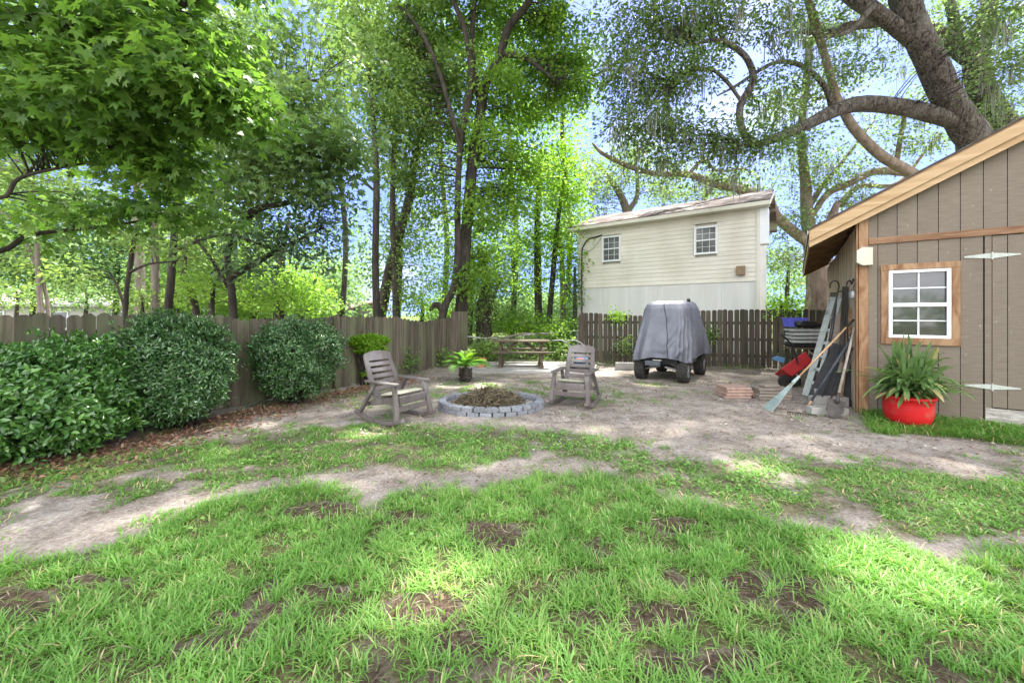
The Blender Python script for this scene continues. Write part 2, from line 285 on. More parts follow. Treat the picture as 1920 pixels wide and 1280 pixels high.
def make_tree(name, label, trunks, blobs, bark, leafm, size, per, rc, T=None, group=None, cat='tree', twig=.012, moss=0, flat=.55, droop=.35, up=.9, base=None, nsides=10, wob=.05, crown_name='crown', thin=1):
    """trunks: lists of (px,py,Y,width_px); blobs: see blob()"""
    T = T or T_rhomb(); paths = []
    for tr in trunks:
        pts = [(*at(a, b, Y), w*Y/F/2*(1+((a-960)/F)**2)**-.42) for a, b, Y, w in tr]; paths.append(spline(pts, 6))
    b0 = Vector(base) if base else Vector((paths[0][0][0], paths[0][0][1], 0))
    t = thing(name, label, cat, b0, 0, group); mb = MB()
    for i, p in enumerate(paths):
        q = p
        if i == 0 and not base: q = [np.array((p[0][0], p[0][1], -.1, p[0][3]*1.35))]+[np.array((p[0][0], p[0][1], .25, p[0][3]*1.08))]*(p[0][2] > .5)+list(p)
        if i == 0 and base: q = spline([(b0.x, b0.y, -.1, p[0][3]*1.25), tuple(p[0])], 6)[:-1]+list(p)
        mb.tube([x[:3] for x in q], [x[3] for x in q], nsides if i == 0 else max(6, nsides-2), wob=wob)
    mb.build('trunk', bark, t, smooth=True, world=True)
    if blobs:
        cc = np.concatenate([in_ellipsoid(k, c, r) for c, r, k in [(b[0], b[1], int(b[2]*thin)) for b in blobs]])
        sk = np.array([x for p in paths for x in p]); tw = MB()
        for c in cc[::1]:
            d = np.linalg.norm(sk[:, :3]-c, axis=1)+np.maximum(0, sk[:, 2]-c[2])*.7; j = int(np.argmin(d)); s0 = sk[j, :3]; dist = np.linalg.norm(c-s0)
            if dist > 3.6+.12*s0[1]*(moss == 0): continue
            r0 = min(sk[j, 3]*.6, twig*(1+dist*.35)); mid = (s0+c)/2+np.array((random.uniform(-.16, .16)*dist, random.uniform(-.16, .16)*dist, random.uniform(-.05, .2)*dist))
            tw.tube([s0, (s0*.6+mid*.4)+np.array((0, 0, .02*dist)), mid, c], [r0, r0*.85, r0*.6, r0*.25], 4)
        tw.build('limbs', bark, t, smooth=True, world=True)
        pos, ax, nr, var = clump_leaves(cc, rc*rng.uniform(.7, 1.3, len(cc)), per, flat, droop, up); kk = sun_gap(pos); pos, ax, nr, var = pos[kk], ax[kk], nr[kk], var[kk]
        V, Fc, va = leaves(pos, ax, nr, size*rng.uniform(.5, 1.25, len(pos)), T, var)
        np_mesh(crown_name, V, Fc, leafm, t, va)
        if moss:
            k = rng.choice(len(cc), moss); add_moss(t, cc[k]+rng.normal(0, .15, (moss, 3)))
    return t
def add_moss(t, pts, per=14, L=.75):
    n = len(pts)*per; p = np.repeat(pts, per, 0)+rng.normal(0, .07, (n, 3)); ln = (np.repeat(rng.uniform(.3, 1.25, len(pts)), per)*rng.uniform(.4, 1.05, n)*L)[:, None]
    w = rng.normal(0, 1, (n, 3)); w[:, 2] = 0; w = unit(w)*.014
    sway = rng.normal(0, .04, (n, 3)); sway[:, 2] = 0; dz = np.array((0, 0, -1.))
    a = p; b = p+dz*ln*.5+sway; c = p+dz*ln+sway*.4
    V = np.stack([a-w*.5, a+w*.5, b-w, b+w, c-w*.2, c+w*.2], 1).reshape(-1, 3); i = (np.arange(n)*6)[:, None]
    Fc = np.concatenate([i+np.array([[0, 1, 3, 2]]), i+np.array([[2, 3, 5, 4]])])
    va = rng.random(n); np_mesh('hanging_moss', V, Fc, M['moss'], t, np.concatenate([va, va]))

# ---------------------------------------------------------------- ground
def vnoise(x, y, f, seed):
    g = np.random.default_rng(seed).random((64, 64)); u, v = x*f, y*f; i, j = np.floor(u).astype(int), np.floor(v).astype(int); a, b = u-i, v-j
    a = a*a*(3-2*a); b = b*b*(3-2*b); G = lambda p, q: g[p % 64, q % 64]
    return (G(i, j)*(1-a)+G(i+1, j)*a)*(1-b)+(G(i, j+1)*(1-a)+G(i+1, j+1)*a)*b
def fbm(x, y, f, seed, o=4): return sum(vnoise(x, y, f*2**k, seed+k)*.5**k for k in range(o))/sum(.5**k for k in range(o))
SC = np.array((5.53, 6.30)); SD = np.array((.812, -.584)); SN = np.array((.584, .812))   # shed corner and axes
def shed_sd(X, Y): return (X-SC[0])*SD[0]+(Y-SC[1])*SD[1], (X-SC[0])*SN[0]+(Y-SC[1])*SN[1]
BARE = [(620, 960, 110, 22), (935, 1010, 65, 30), (600, 1112, 60, 18), (790, 1145, 65, 32), (1115, 1040, 45, 16), (1400, 1105, 50, 38), (1505, 1130, 70, 48), (1235, 1158, 55, 26),
        (890, 1215, 90, 34), (1340, 1245, 120, 38), (40, 1140, 70, 32), (330, 1050, 30, 14), (190, 1095, 60, 14), (1085, 1160, 45, 22), (985, 1165, 60, 20), (420, 1160, 40, 16), (1270, 985, 50, 14), (760, 968, 60, 10), (980, 1260, 50, 20), (560, 1205, 30, 14)]
def gdens(X, Y):
    """(lawn, sparse grass, bare soil) weights at ground points"""
    Ys = np.maximum(Y, .9); px = 960+F*X/Ys; py = HOR+F*H/Ys
    n = fbm(X, Y, 1.1, 3); n2 = fbm(X, Y, 3.3, 11); n3 = fbm(X, Y, 2.1, 31)
    edge = np.interp(px, [-600, 0, 180, 350, 560, 700, 840, 1000, 1100, 1240, 1420, 1600, 1760, 1920, 2600], [1240, 1046, 1018, 962, 912, 935, 908, 893, 910, 938, 978, 1000, 1052, 1056, 1080])
    lawn = np.clip((py-edge)/26+(n-.5)*3.4+(n2-.5)*1.6+.4, 0, 1)
    bare = np.zeros_like(px)
    for a, b, rx, ry in BARE: bare = np.maximum(bare, 1-((px-a)/rx)**2-((py-b)/ry)**2+(n2-.5)*2.6)
    bare = np.maximum(bare, (n3-.675)*6*(py > 985)); bare = np.clip(bare*2.6, 0, 1)*np.clip(lawn*2, 0, 1)
    up = np.interp(px, [-600, 0, 250, 500, 640, 760, 1000, 1160, 1300, 1500, 1700, 1920, 2600], [1000, 890, 850, 800, 790, 796, 806, 822, 838, 866, 880, 895, 900])
    lo = np.interp(px, [-600, 0, 200, 420, 600, 700, 850, 1000, 1180, 1450, 1620, 1750, 1920, 2600], [1100, 984, 960, 912, 886, 878, 886, 882, 905, 965, 1000, 1014, 1004, 1010])
    mid = np.clip((py-up)/16+.4, 0, 1)*np.clip((lo-py)/16+.4, 0, 1)*np.clip((n-.43)*6+.35+(n2-.5)*3, 0, 1)
    mid *= 1-.85*np.clip(1.3-((px-1090)/90)**2-((py-880)/22)**2, 0, 1)
    mid = np.maximum(mid, np.clip((n2-.36)*5, 0, .9)*np.clip((py-868)/14, 0, 1)*np.clip((958-.07*np.clip(px, 0, 600)-py)/14, 0, 1)*np.clip((480-px)/80, 0, 1)*(1-lawn))
    s, u = shed_sd(X, Y)
    bank = np.clip((u+.98+(n-.5)*.5+.25*(s < .3))*7, 0, 1)*np.clip((.02-u)*20, 0, 1)*np.clip((s+.02)*8, 0, 1)
    back = .6*np.clip((n2-.47)*7, 0, 1)*np.clip((770-py)/20, 0, 1)*np.clip((py-686)/8, 0, 1)*np.exp(-((px-980)/260)**2)
    back += .5*np.clip((n-.42)*5, 0, 1)*np.exp(-((px-610)/110)**2-((py-770)/26)**2)
    stray = .45*np.clip((n2-.54)*8, 0, 1)*np.clip((n3-.42)*5, 0, 1)*(py > 800)+.2*np.clip((n2-.56)*8, 0, 1)*np.clip((n3-.42)*5, 0, 1)*(py <= 800)
    return lawn*(1-bare), np.maximum(np.maximum(mid*(1-lawn), back), stray), bare, bank
def gz(X, Y):
    s, u = shed_sd(X, Y)
    bankz = .075*np.clip(1+u/.95, 0, 1)*np.clip((s+.25)*2, 0, 1)*(u < .2)
    return -.02+.035*fbm(X, Y, .8, 21)*np.clip((13-Y)/6, 0, 1)+.012*fbm(X, Y, 5, 5, 2)*np.clip((8-Y)/4, 0, 1)+bankz
xs = np.unique(np.concatenate([np.linspace(-400, -16, 14), np.linspace(-16, -9, 24), np.linspace(-9, 9, 320), np.linspace(9, 16, 24), np.linspace(16, 400, 14)]))
ys = np.unique(np.concatenate([np.linspace(-60, -1, 8), np.linspace(-1, 1.2, 10), np.linspace(1.2, 9, 260), np.linspace(9, 16, 110), np.linspace(16, 40, 14), np.linspace(40, 900, 14)]))
GX, GY = np.meshgrid(xs, ys); gx, gy = GX.ravel(), GY.ravel(); lawn_, mid_, bare_, bank_ = gdens(gx, gy)
beyond = np.clip((gy-13.5)/1.5, 0, 1)
nx, ny = len(xs), len(ys); ii = (np.arange(ny-1)[:, None]*nx+np.arange(nx-1)[None]).reshape(-1, 1)
gm = bpy.data.materials.new('yard_soil'); gm.use_nodes = True; nt = gm.node_tree; N, L = nt.nodes, nt.links; P = N['Principled BSDF']; P.inputs['Roughness'].default_value = .95; P.inputs['Specular IOR Level'].default_value = .1
tc = N.new('ShaderNodeTexCoord')
def nz(sc, det=8, ro=.65):
    n = N.new('ShaderNodeTexNoise'); n.inputs['Scale'].default_value = sc; n.inputs['Detail'].default_value = det; n.inputs['Roughness'].default_value = ro; L.new(tc.outputs['Object'], n.inputs['Vector']); return n.outputs['Fac']
def mixc(f, a, b):
    x = N.new('ShaderNodeMix'); x.data_type = 'RGBA'; L.new(f, x.inputs[0]); L.new(a, x.inputs[6]); L.new(b, x.inputs[7]); return x.outputs[2]
def rp(src, cols): r = ramp(nt, cols); L.new(src, r.inputs[0]); return r.outputs[0]
def attr(nm): a = N.new('ShaderNodeAttribute'); a.attribute_name = nm; return a.outputs['Fac']
big = nz(1.1); fine = nz(38, 6, .75); midn = nz(7)
dirt = rp(big, [(.36, (.19, .15, .12)), (.52, (.34, .285, .238)), (.66, (.49, .435, .38))])
grit = rp(fine, [(.36, (.13, .10, .08)), (.50, (.33, .285, .25)), (.66, (.56, .53, .49))])
mx0 = N.new('ShaderNodeMix'); mx0.data_type = 'RGBA'; mx0.inputs[0].default_value = .55; L.new(dirt, mx0.inputs[6]); L.new(grit, mx0.inputs[7])
dk = N.new('ShaderNodeMix'); dk.data_type = 'RGBA'; dk.blend_type = 'MULTIPLY'; dk.inputs[0].default_value = .7; L.new(mx0.outputs[2], dk.inputs[6]); L.new(rp(nz(3.2, 8, .7), [(.40, (.62, .60, .58)), (.52, (1, 1, 1)), (.64, (1.12, 1.12, 1.14))]), dk.inputs[7])
thatch = rp(fine, [(.35, (.055, .05, .025)), (.55, (.13, .125, .055)), (.7, (.22, .20, .11))])
soil = rp(fine, [(.35, (.045, .031, .021)), (.52, (.10, .07, .048)), (.68, (.20, .15, .108))])
wild = rp(midn, [(.38, (.07, .085, .03)), (.55, (.12, .16, .05)), (.68, (.20, .20, .10))])
o = mixc(attr('sparse'), dk.outputs[2], thatch); o = mixc(attr('lawn'), o, thatch); o = mixc(attr('bare'), o, soil); o = mixc(attr('wild'), o, wild)
L.new(o, P.inputs['Base Color'])
bmp = N.new('ShaderNodeBump'); bmp.inputs['Strength'].default_value = .9; bmp.inputs['Distance'].default_value = .02; L.new(fine, bmp.inputs['Height'])
bm2 = N.new('ShaderNodeBump'); bm2.inputs['Strength'].default_value = .6; bm2.inputs['Distance'].default_value = .05; L.new(midn, bm2.inputs['Height']); L.new(bmp.outputs[0], bm2.inputs['Normal']); L.new(bm2.outputs[0], P.inputs['Normal'])
go = np_mesh('ground', np.stack([gx, gy, gz(gx, gy)], 1), ii+np.array([[0, 1, nx+1, nx]]), gm, smooth=True)
for nm, val in (('lawn', np.maximum(lawn_, bank_)), ('sparse', mid_*.8), ('bare', bare_), ('wild', beyond)):
    a = go.data.attributes.new(nm, 'FLOAT', 'POINT'); a.data.foreach_set('value', val.astype(np.float32))
tag(go, kind='structure')

# grass blades
def wedge(n, y0, y1, k=1.5, pad=.8):
    Y = np.sqrt(rng.random(n)*(y1*y1-y0*y0)+y0*y0); X = (rng.random(n)*2-1)*(k*Y+pad); return X, Y
def blades(X, Y, hgt, wid, lean):
    n = len(X); th = rng.random(n)*2*math.pi; d = np.stack([np.cos(th), np.sin(th)], 1); w = np.stack([-d[:, 1], d[:, 0]], 1)*wid[:, None]
    z0 = gz(X, Y)-.008; V = []
    for t, wk in ((0, .7), (.38, 1), (.72, .75), (1, .12)):
        off = d*(lean*hgt*t**1.8)[:, None]; zz = z0+hgt*t*(1-.32*lean*t); c = np.stack([X+off[:, 0], Y+off[:, 1]], 1)
        V += [np.concatenate([c-w*wk, zz[:, None]], 1), np.concatenate([c+w*wk, zz[:, None]], 1)]
    V = np.stack(V, 1).reshape(-1, 3); i = (np.arange(n)*8)[:, None, None]
    Fc = (i+np.array([[0, 1, 3, 2], [2, 3, 5, 4], [4, 5, 7, 6]])[None]).reshape(-1, 4)
    return V, Fc
GV, GF, GA = [], [], []; goff = 0
def put(X, Y, h, w, lean, var):
    global goff
    V, Fc = blades(X, Y, h, w, lean); GV.append(V); GF.append(Fc+goff); GA.append(np.repeat(var, 3)); goff += len(V)
X, Y = wedge(520000, 1.25, 5.2); lw, md, br, bk = gdens(X, Y); tuft = fbm(X, Y, 9, 40, 2)
k = rng.random(len(X)) < lw**1.2*np.clip((tuft-.29)*4, .12, 1)*.95+.04*br; X, Y, tf = X[k], Y[k], tuft[k]; n = len(X); print('lawn blades', n)
v = np.clip(.12+.5*fbm(X, Y, 1.4, 60, 3)+.38*(rng.random(n)-.4)+.12*(tf-.4), 0, .72); v = np.where(rng.random(n) < .06, rng.uniform(.85, 1, n), v)
put(X, Y, rng.uniform(.03, .10, n)*(.5+.85*tf), rng.uniform(.0014, .0046, n), rng.uniform(.25, 1.5, n), v)
X, Y = wedge(520000, 2.5, 9.5, 1.5, .5); lw, md, br, bk = gdens(X, Y); tuft = fbm(X, Y, 7, 44, 3)
k = rng.random(len(X)) < np.maximum(.95*md*np.clip((tuft-.36)*6, 0, 1), bk*.95); X, Y, bk, tf = X[k], Y[k], bk[k], tuft[k]; n = len(X); print('sparse blades', n)
v = np.clip(.10+.42*fbm(X, Y, 1.2, 61, 3)+.4*(rng.random(n)-.4), 0, .7); v = np.where(rng.random(n) < .06, 1., v)
put(X, Y, rng.uniform(.02, .07, n)*np.where(bk > .3, 2.3, 1.), rng.uniform(.003, .0058, n), rng.uniform(.5, 1.7, n), v)
gr_o = np_mesh('grass', np.concatenate(GV), np.concatenate(GF), M['l_grass'], None, np.concatenate(GA))
tag(gr_o, 'green lawn grass with sparse tufts towards the bare dirt', 'grass', kind='stuff')
# dead straw lying in the bare soil and through the lawn
X, Y = wedge(90000, 1.3, 9.5); lw, md, br, bk = gdens(X, Y); k = rng.random(len(X)) < np.maximum(.75*br, np.maximum(.16*lw, np.maximum(.30*md, .10+.35*(fbm(X, Y, 2.0, 123) > .55)))); X, Y = X[k], Y[k]; n = len(X)
pos = np.stack([X, Y, gz(X, Y)+rng.uniform(.002, .02, n)], 1); ax = rng.normal(0, 1, (n, 3)); ax[:, 2] *= .18; nr = rng.normal(0, .5, (n, 3)); nr[:, 2] += 1
M['straw'] = leafmat('dead_straw', [(.10, .07, .05), (.22, .17, .12), (.42, .36, .26)], .9, 0)
V, Fc, va = leaves(pos, ax, nr, rng.uniform(.03, .10, n), T_rhomb(.035, .01), rng.random(n)**1.3); tag(np_mesh('dead_grass', V, Fc, M['straw'], None, va), 'dry brown straw and dead grass strewn through the lawn', 'dead grass', kind='stuff')
# low clover patches in the thin grass
X, Y = wedge(60000, 2.6, 6.5); lw, md, br, bk = gdens(X, Y); cl = fbm(X, Y, 1.6, 99); k = rng.random(len(X)) < .5*np.clip((cl-.56)*9, 0, 1)*np.maximum(md, .25*lw); X, Y = X[k], Y[k]; n = len(X)
pos = np.stack([X, Y, gz(X, Y)+rng.uniform(.015, .045, n)], 1); ax = rng.normal(0, 1, (n, 3)); ax[:, 2] *= .2; nr = rng.normal(0, .35, (n, 3)); nr[:, 2] += 1
V, Fc, va = leaves(pos, ax, nr, rng.uniform(.02, .042, n), T_fold(.42), rng.random(n)*.7); tag(np_mesh('clover', V, Fc, M['l_grass'], None, va), 'low round leaved clover spreading in the thin grass', 'clover', kind='stuff')
# fallen leaves
FL = [np.array(gr(a, b)) for a, b in ((-80, 880), (0, 862), (150, 842), (300, 815), (424, 782), (520, 760), (622, 738), (700, 722), (786, 705))]
n = 8200; t = rng.random(n)*(len(FL)-1); i = t.astype(int); fl = np.array(FL); base = fl[i]+(fl[i+1]-fl[i])*(t-i)[:, None]
out_ = np.abs(rng.normal(0, .42, n))-.15+.62*np.clip(3.4-t, 0, 1)*rng.random(n); base[:, 0] += out_*.9; base[:, 1] += rng.normal(0, .1, n)-.35*out_
Xe, Ye = wedge(2600, 2.2, 11); base = np.concatenate([base, np.stack([Xe, Ye, 0*Xe], 1)])
bx = rng.uniform(1.2, 8.5, 900); by = 13.1-.27*(bx-2.3)-np.abs(rng.normal(0, .5, 900)); base = np.concatenate([base, np.stack([bx, by, 0*bx], 1)])
n = len(base); base[:, 2] = gz(base[:, 0], base[:, 1])+.008; ax = rng.normal(0, 1, (n, 3)); ax[:, 2] *= .25; nr = rng.normal(0, .35, (n, 3)); nr[:, 2] += 1
V, Fc, va = leaves(base, ax, nr, np.where(np.arange(n) < 8200, rng.uniform(.025, .075, n), rng.uniform(.012, .05, n)), T_fold(.26), rng.random(n)**np.where(np.arange(n) < 8200, 1, 1.5))
tag(np_mesh('leaf_litter', V, Fc, M['l_litter'], None, va), 'brown fallen leaves scattered along the left fence and over the dirt', 'leaf litter', kind='stuff')
# pale wood chips and pebbles on the dirt
X, Y = wedge(26000, 4.6, 13, 1.2, .3); lw, md, br, bk = gdens(X, Y); nn = fbm(X, Y, 1.3, 77); k = (rng.random(len(X)) < np.clip((nn-.42)*4, 0, 1)*(1-lw)*(1-bk)); X, Y = X[k], Y[k]; n = len(X)
pos = np.stack([X, Y, gz(X, Y)+.006], 1); ax = rng.normal(0, 1, (n, 3)); ax[:, 2] *= .3; nr = rng.normal(0, .4, (n, 3)); nr[:, 2] += 1
M['chips'] = leafmat('pale_wood_chip', [(0.165, 0.135, 0.105), (0.315, 0.277, 0.232), (0.465, 0.435, 0.39)], .9, 0)
V, Fc, va = leaves(pos, ax, nr, rng.uniform(.02, .06, n), T_rhomb(.28, .1), rng.random(n))
tag(np_mesh('wood_chips', V, Fc, M['chips'], None, va), 'pale wood chips and dry bits strewn over the back dirt', 'wood chips', kind='stuff')

# ---------------------------------------------------------------- fences
def fence(poly, pw, gap, mw, tops, name, label, thick=.018, dog=.3, posts=2.4, lean=0, side=1):
    """poly: (x,y) line; tops: list of (y, z) for the picket tops"""
    P = [Vector((*p, 0)) for p in poly]; base = P[0].copy(); t = thing(name, label, 'fence', base)
    mb = MB(); rails = MB(); d_acc = 0; acc = 0; pl = []
    for a, b in zip(P[:-1], P[1:]):
        d = (b-a); Ln = d.length; d.normalize(); nrm = Vector((-d.y, d.x, 0))*side; x = 0
        while x < Ln-.02:
            c = a+d*x; zt = np.interp(c.y, [q[0] for q in tops], [q[1] for q in tops])+random.uniform(-.014, .014); w = pw*random.uniform(.93, 1.03)
            tilt = random.gauss(0, .006)+lean; k = dog*w; z0 = random.uniform(-.02, .03)
            mb.prism([(0, z0), (w, z0), (w+tilt, zt-k), (w-k+tilt, zt), (k+tilt, zt), (tilt, zt-k)], c+nrm*random.uniform(0, .006), d, (0, 0, 1), nrm*thick)
            x += w+gap*random.uniform(.6, 1.5)
        for hz in (.35, .85, 1.35): rails.beam(a+nrm*.045+Vector((0, 0, hz)), b+nrm*.045+Vector((0, 0, hz)), .04, .09)
    mb.build('slat_panel', mw, t, world=True); rails.build('rail', mw, t, world=True)
    for a, b in zip(P[:-1], P[1:]):
        d = b-a; nrm = Vector((-d.y, d.x, 0)).normalized()*side; k = max(1, int(round(d.length/posts)))
        for j in range(k):
            c = a+d*(j/k)+nrm*.11; zt = np.interp(c.y, [q[0] for q in tops], [q[1] for q in tops])-.08
            MB().box((c.x, c.y, zt/2), (.09, .09, zt)).build('post', mw, t, world=True)
    return t
LF = [(-7.3, 2.4), (-6.06, 4.64), (-4.92, 6.73), (-3.93, 8.52), (-2.64, 11.07), (-2.02, 13.1)]
lf = fence(LF, .142, .003, M['fence'], [(2, 1.61), (6.6, 1.61), (6.9, 1.53), (8.3, 1.53), (8.5, 1.57), (10.2, 1.55), (11.2, 1.40), (13.1, 1.52)], 'wooden_fence', 'long weathered plank fence with tight boards behind the rounded shrubs', side=1)
# front posts standing proud of the left fence
for (x, y, zt) in ((-3.86, 8.55, 1.60), (-5.26, 6.0, 1.60)):
    MB().prism([(0, 0), (.10, 0), (.10, zt-.03), (.08, zt), (.02, zt), (0, zt-.03)], (x, y, 0), (.45, .89, 0), (0, 0, 1), (.05, -.025, 0)).build('batten', M['fence'], lf, world=True)
pe = thing('fence_end_panel', 'short tall panel of pale boards closing the left fence by the gap', 'fence', (-2.02, 13.1, 0)); mb = MB()
for j in range(4): mb.prism([(0, 0), (.135, 0), (.135, 1.70+.02*random.random()), (0, 1.71)], Vector((-2.02+.14*j, 13.05-.01*j, 0)), (1, -.05, 0), (0, 0, 1), (0, .02, 0))
mb.build('board', M['fence'], pe, world=True); MB().box((-1.75, 13.14, .8), (.1, .1, 1.62)).build('post', M['fence'], pe, world=True)
RF = [(2.28, 13.25), (4.3, 12.85), (7.0, 11.95), (10.2, 10.95)]
fence(RF, .135, .022, M['fence_dark'], [(10.9, 1.74), (11.9, 1.76), (12.3, 1.75), (12.75, 1.60), (12.95, 1.58), (13.25, 1.68)], 'picket_fence', 'dark weathered picket fence with gaps behind the covered cart', side=1, dog=.22)
# ---------------------------------------------------------------- shed (local x along the front, y into the shed)
sh = thing('garden_shed', 'brown board shed with pine trim and a white window', 'shed', (5.53, 6.30, 0), ANG)
RZ = lambda s: 3.36+.526*s if s < 2.1 else 3.36+.526*(4.2-s)      # top of roof deck over the front wall
mb = MB(); gro = [.0, .229]+[.229+.2185*k for k in range(1, 19)]
for a, b in zip(gro[:-1], gro[1:]):
    a2, b2 = a+.004, b-.004
    if a2 > 4.2: break
    b2 = min(b2, 4.2); ta, tb = RZ(a2)-.05, RZ(b2)-.05
    if b <= 1.34 or a > 2.5: cuts = [(0, 2.70), (2.70, None)]
    else: cuts = [(2.70, None)]
    for z0, z1 in cuts:
        poly = [(a2, z0), (b2, z0), (b2, z1 or tb), (a2, z1 or ta)]
        if z1 is None and a2 < 2.1 < b2: poly = [(a2, z0), (b2, z0), (b2, tb), (2.1, RZ(2.1)-.05), (a2, ta)]
        # leave the window opening
        if z1 and b2 > .30 and a2 < 1.06:
            mb.prism([(a2, 0), (b2, 0), (b2, 1.24), (a2, 1.24)], (0, 0, 0), (1, 0, 0), (0, 0, 1), (0, .02, 0)); poly = [(a2, 2.28), (b2, 2.28), (b2, z1), (a2, z1)]
            if a2 < .3: mb.prism([(a2, 1.24), (.35, 1.24), (.35, 2.28), (a2, 2.28)], (0, 0, 0), (1, 0, 0), (0, 0, 1), (0, .02, 0))
            if b2 > 1.06: mb.prism([(1.03, 1.24), (b2, 1.24), (b2, 2.28), (1.03, 2.28)], (0, 0, 0), (1, 0, 0), (0, 0, 1), (0, .02, 0))
        mb.prism(poly, (0, 0, 0), (1, 0, 0), (0, 0, 1), (0, .02, 0))
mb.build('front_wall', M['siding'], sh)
bk = MB()   # dark backing seen in the grooves
for (a, b, z0, z1) in ((0, .34, 0, 2.9), (1.04, 1.40, 0, 2.9), (.34, 1.04, 0, 1.22), (.34, 1.04, 2.30, 3.3), (1.40, 2.5, 2.6, 3.9), (2.5, 4.2, 0, 2.9)): bk.prism([(a, z0), (b, z0), (b, z1), (a, z1)], (0, .022, 0), (1, 0, 0), (0, 0, 1), (0, .012, 0))
bk.prism([(1.04, 2.9), (1.4, 2.9), (1.4, 3.9), (1.04, 3.7)], (0, .022, 0), (1, 0, 0), (0, 0, 1), (0, .012, 0))
bk.build('sheathing', M['black'], sh)
dr = thing('door', None, None); dr.parent = sh
mb = MB()
for a, b in ((1.404, 1.536), (1.544, 1.755), (1.763, 1.973), (1.981, 2.192), (2.20, 2.48)): mb.prism([(a, .318), (b, .318), (b, 2.69), (a, 2.69)], (0, -.004, 0), (1, 0, 0), (0, 0, 1), (0, .022, 0))
mb.build('door_boards', M['siding'], dr)
MB().box((1.94, .03, 1.5), (1.08, .02, 2.35)).build('door_backing', M['black'], dr)
for hz in (2.42, .60):
    h = MB(); h.prism([(-.262, -.010), (-.262, .010), (-.02, .036), (.012, .036), (.255, .008), (.255, -.008), (.012, -.036), (-.02, -.036)], (1.40, -.012, hz), (1, 0, 0), (0, 0, 1), (0, .004, 0), .5)
    h.tube([(1.40, -.016, hz-.055), (1.40, -.016, hz+.05)], .009, 8)
    for q in (-.17, -.09, .07, .15): h.lathe([(0, 0), (.008, 0), (.008, .004), (0, .004)], (1.40+q, -.012, hz), 6)
    h.build('hinge', M['hinge'], dr)
MB().box((1.92, .004, .155), (1.16, .024, .295)).build('sill_board', M['siding_old'], sh)
MB().box((1.365, .003, 1.35), (.062, .02, 2.70)).build('door_jamb', M['siding'], sh)
MB().box((2.17, -.0125, 2.752), (4.10, .025, .098)).build('trim_rail', M['cedar_h'], sh, bevel=.004)
# corner post boards
MB().box((.058, -.0135, 1.66), (.112, .027, 3.30)).build('corner_board', M['cedar'], sh, bevel=.004)
MB().box((-.016, .062, 1.60), (.027, .15, 3.20)).build('corner_board', M['cedar'], sh, bevel=.004)
mb = MB()
for a in gro[1:]:
    for zz in (.12, .45, .85, 2.55, 2.95):
        if a+.03 < 1.36 or zz > 2.8: mb.box((a+.028, -.0015, zz+random.uniform(-.02, .02)), (.009, .003, .009))
mb.build('nail_heads', M['darksteel'], sh)
# window
wn_ = thing('window', None, None); wn_.parent = sh
mb = MB(); mb.box((.305, -.014, 1.765), (.085, .028, 1.03)); mb.box((1.058, -.014, 1.765), (.085, .028, 1.03)); mb.box((.68, -.0155, 2.325), (.845, .031, .09)); mb.box((.68, -.0165, 1.20), (.845, .033, .10)); mb.build('casing', M['cedar'], wn_, bevel=.004)
x0, x1, z0, z1 = .35, 1.013, 1.252, 2.278; zm = 1.75
mb = MB()
for (c, s_) in (((x0+.022, 0, (z0+z1)/2), (.044, .05, z1-z0)), ((x1-.022, 0, (z0+z1)/2), (.044, .05, z1-z0)), (((x0+x1)/2, 0, z1-.022), (x1-x0-.088, .05, .044)), (((x0+x1)/2, 0, z0+.022), (x1-x0-.088, .05, .044)), (((x0+x1)/2, .003, zm), (x1-x0-.088, .05, .055))): mb.box((c[0], c[1]+.005, c[2]), s_)
for zz, d in ((2.0, .018), (1.51, .028)): mb.box(((x0+x1)/2, d, zz), (x1-x0-.09, .012, .018))
mb.box(((x0+x1)/2, .0175, (zm+z1)/2), (.02, .012, z1-zm-.08)); mb.box(((x0+x1)/2, .0275, (zm+z0)/2), (.02, .012, zm-z0-.08))
mb.build('sash', M['white'], wn_, bevel=.003)
MB().box(((x0+x1)/2, .045, (z0+z1)/2), (x1-x0-.02, .006, z1-z0-.02)).build('pane', M['glass2'], wn_)
# side wall boards
mb = MB(); y = .14
while y < 7.3:
    w = random.choice((.14, .19, .24)); mb.box((-.004-random.uniform(0, .006), y+w/2, 1.52), (.022, w-.008, 3.02)); y += w
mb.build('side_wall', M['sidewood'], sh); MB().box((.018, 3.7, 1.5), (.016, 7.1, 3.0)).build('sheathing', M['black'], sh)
mb = MB(); mb.box((4.2, 3.65, 1.55), (.04, 7.26, 3.1)); mb.prism([(0.03, 0), (4.18, 0), (4.18, 3.2), (2.1, 4.3), (.03, 3.2)], (0, 7.27, 0), (1, 0, 0), (0, 0, 1), (0, .03, 0)); mb.build('rear_wall', M['siding'], sh)
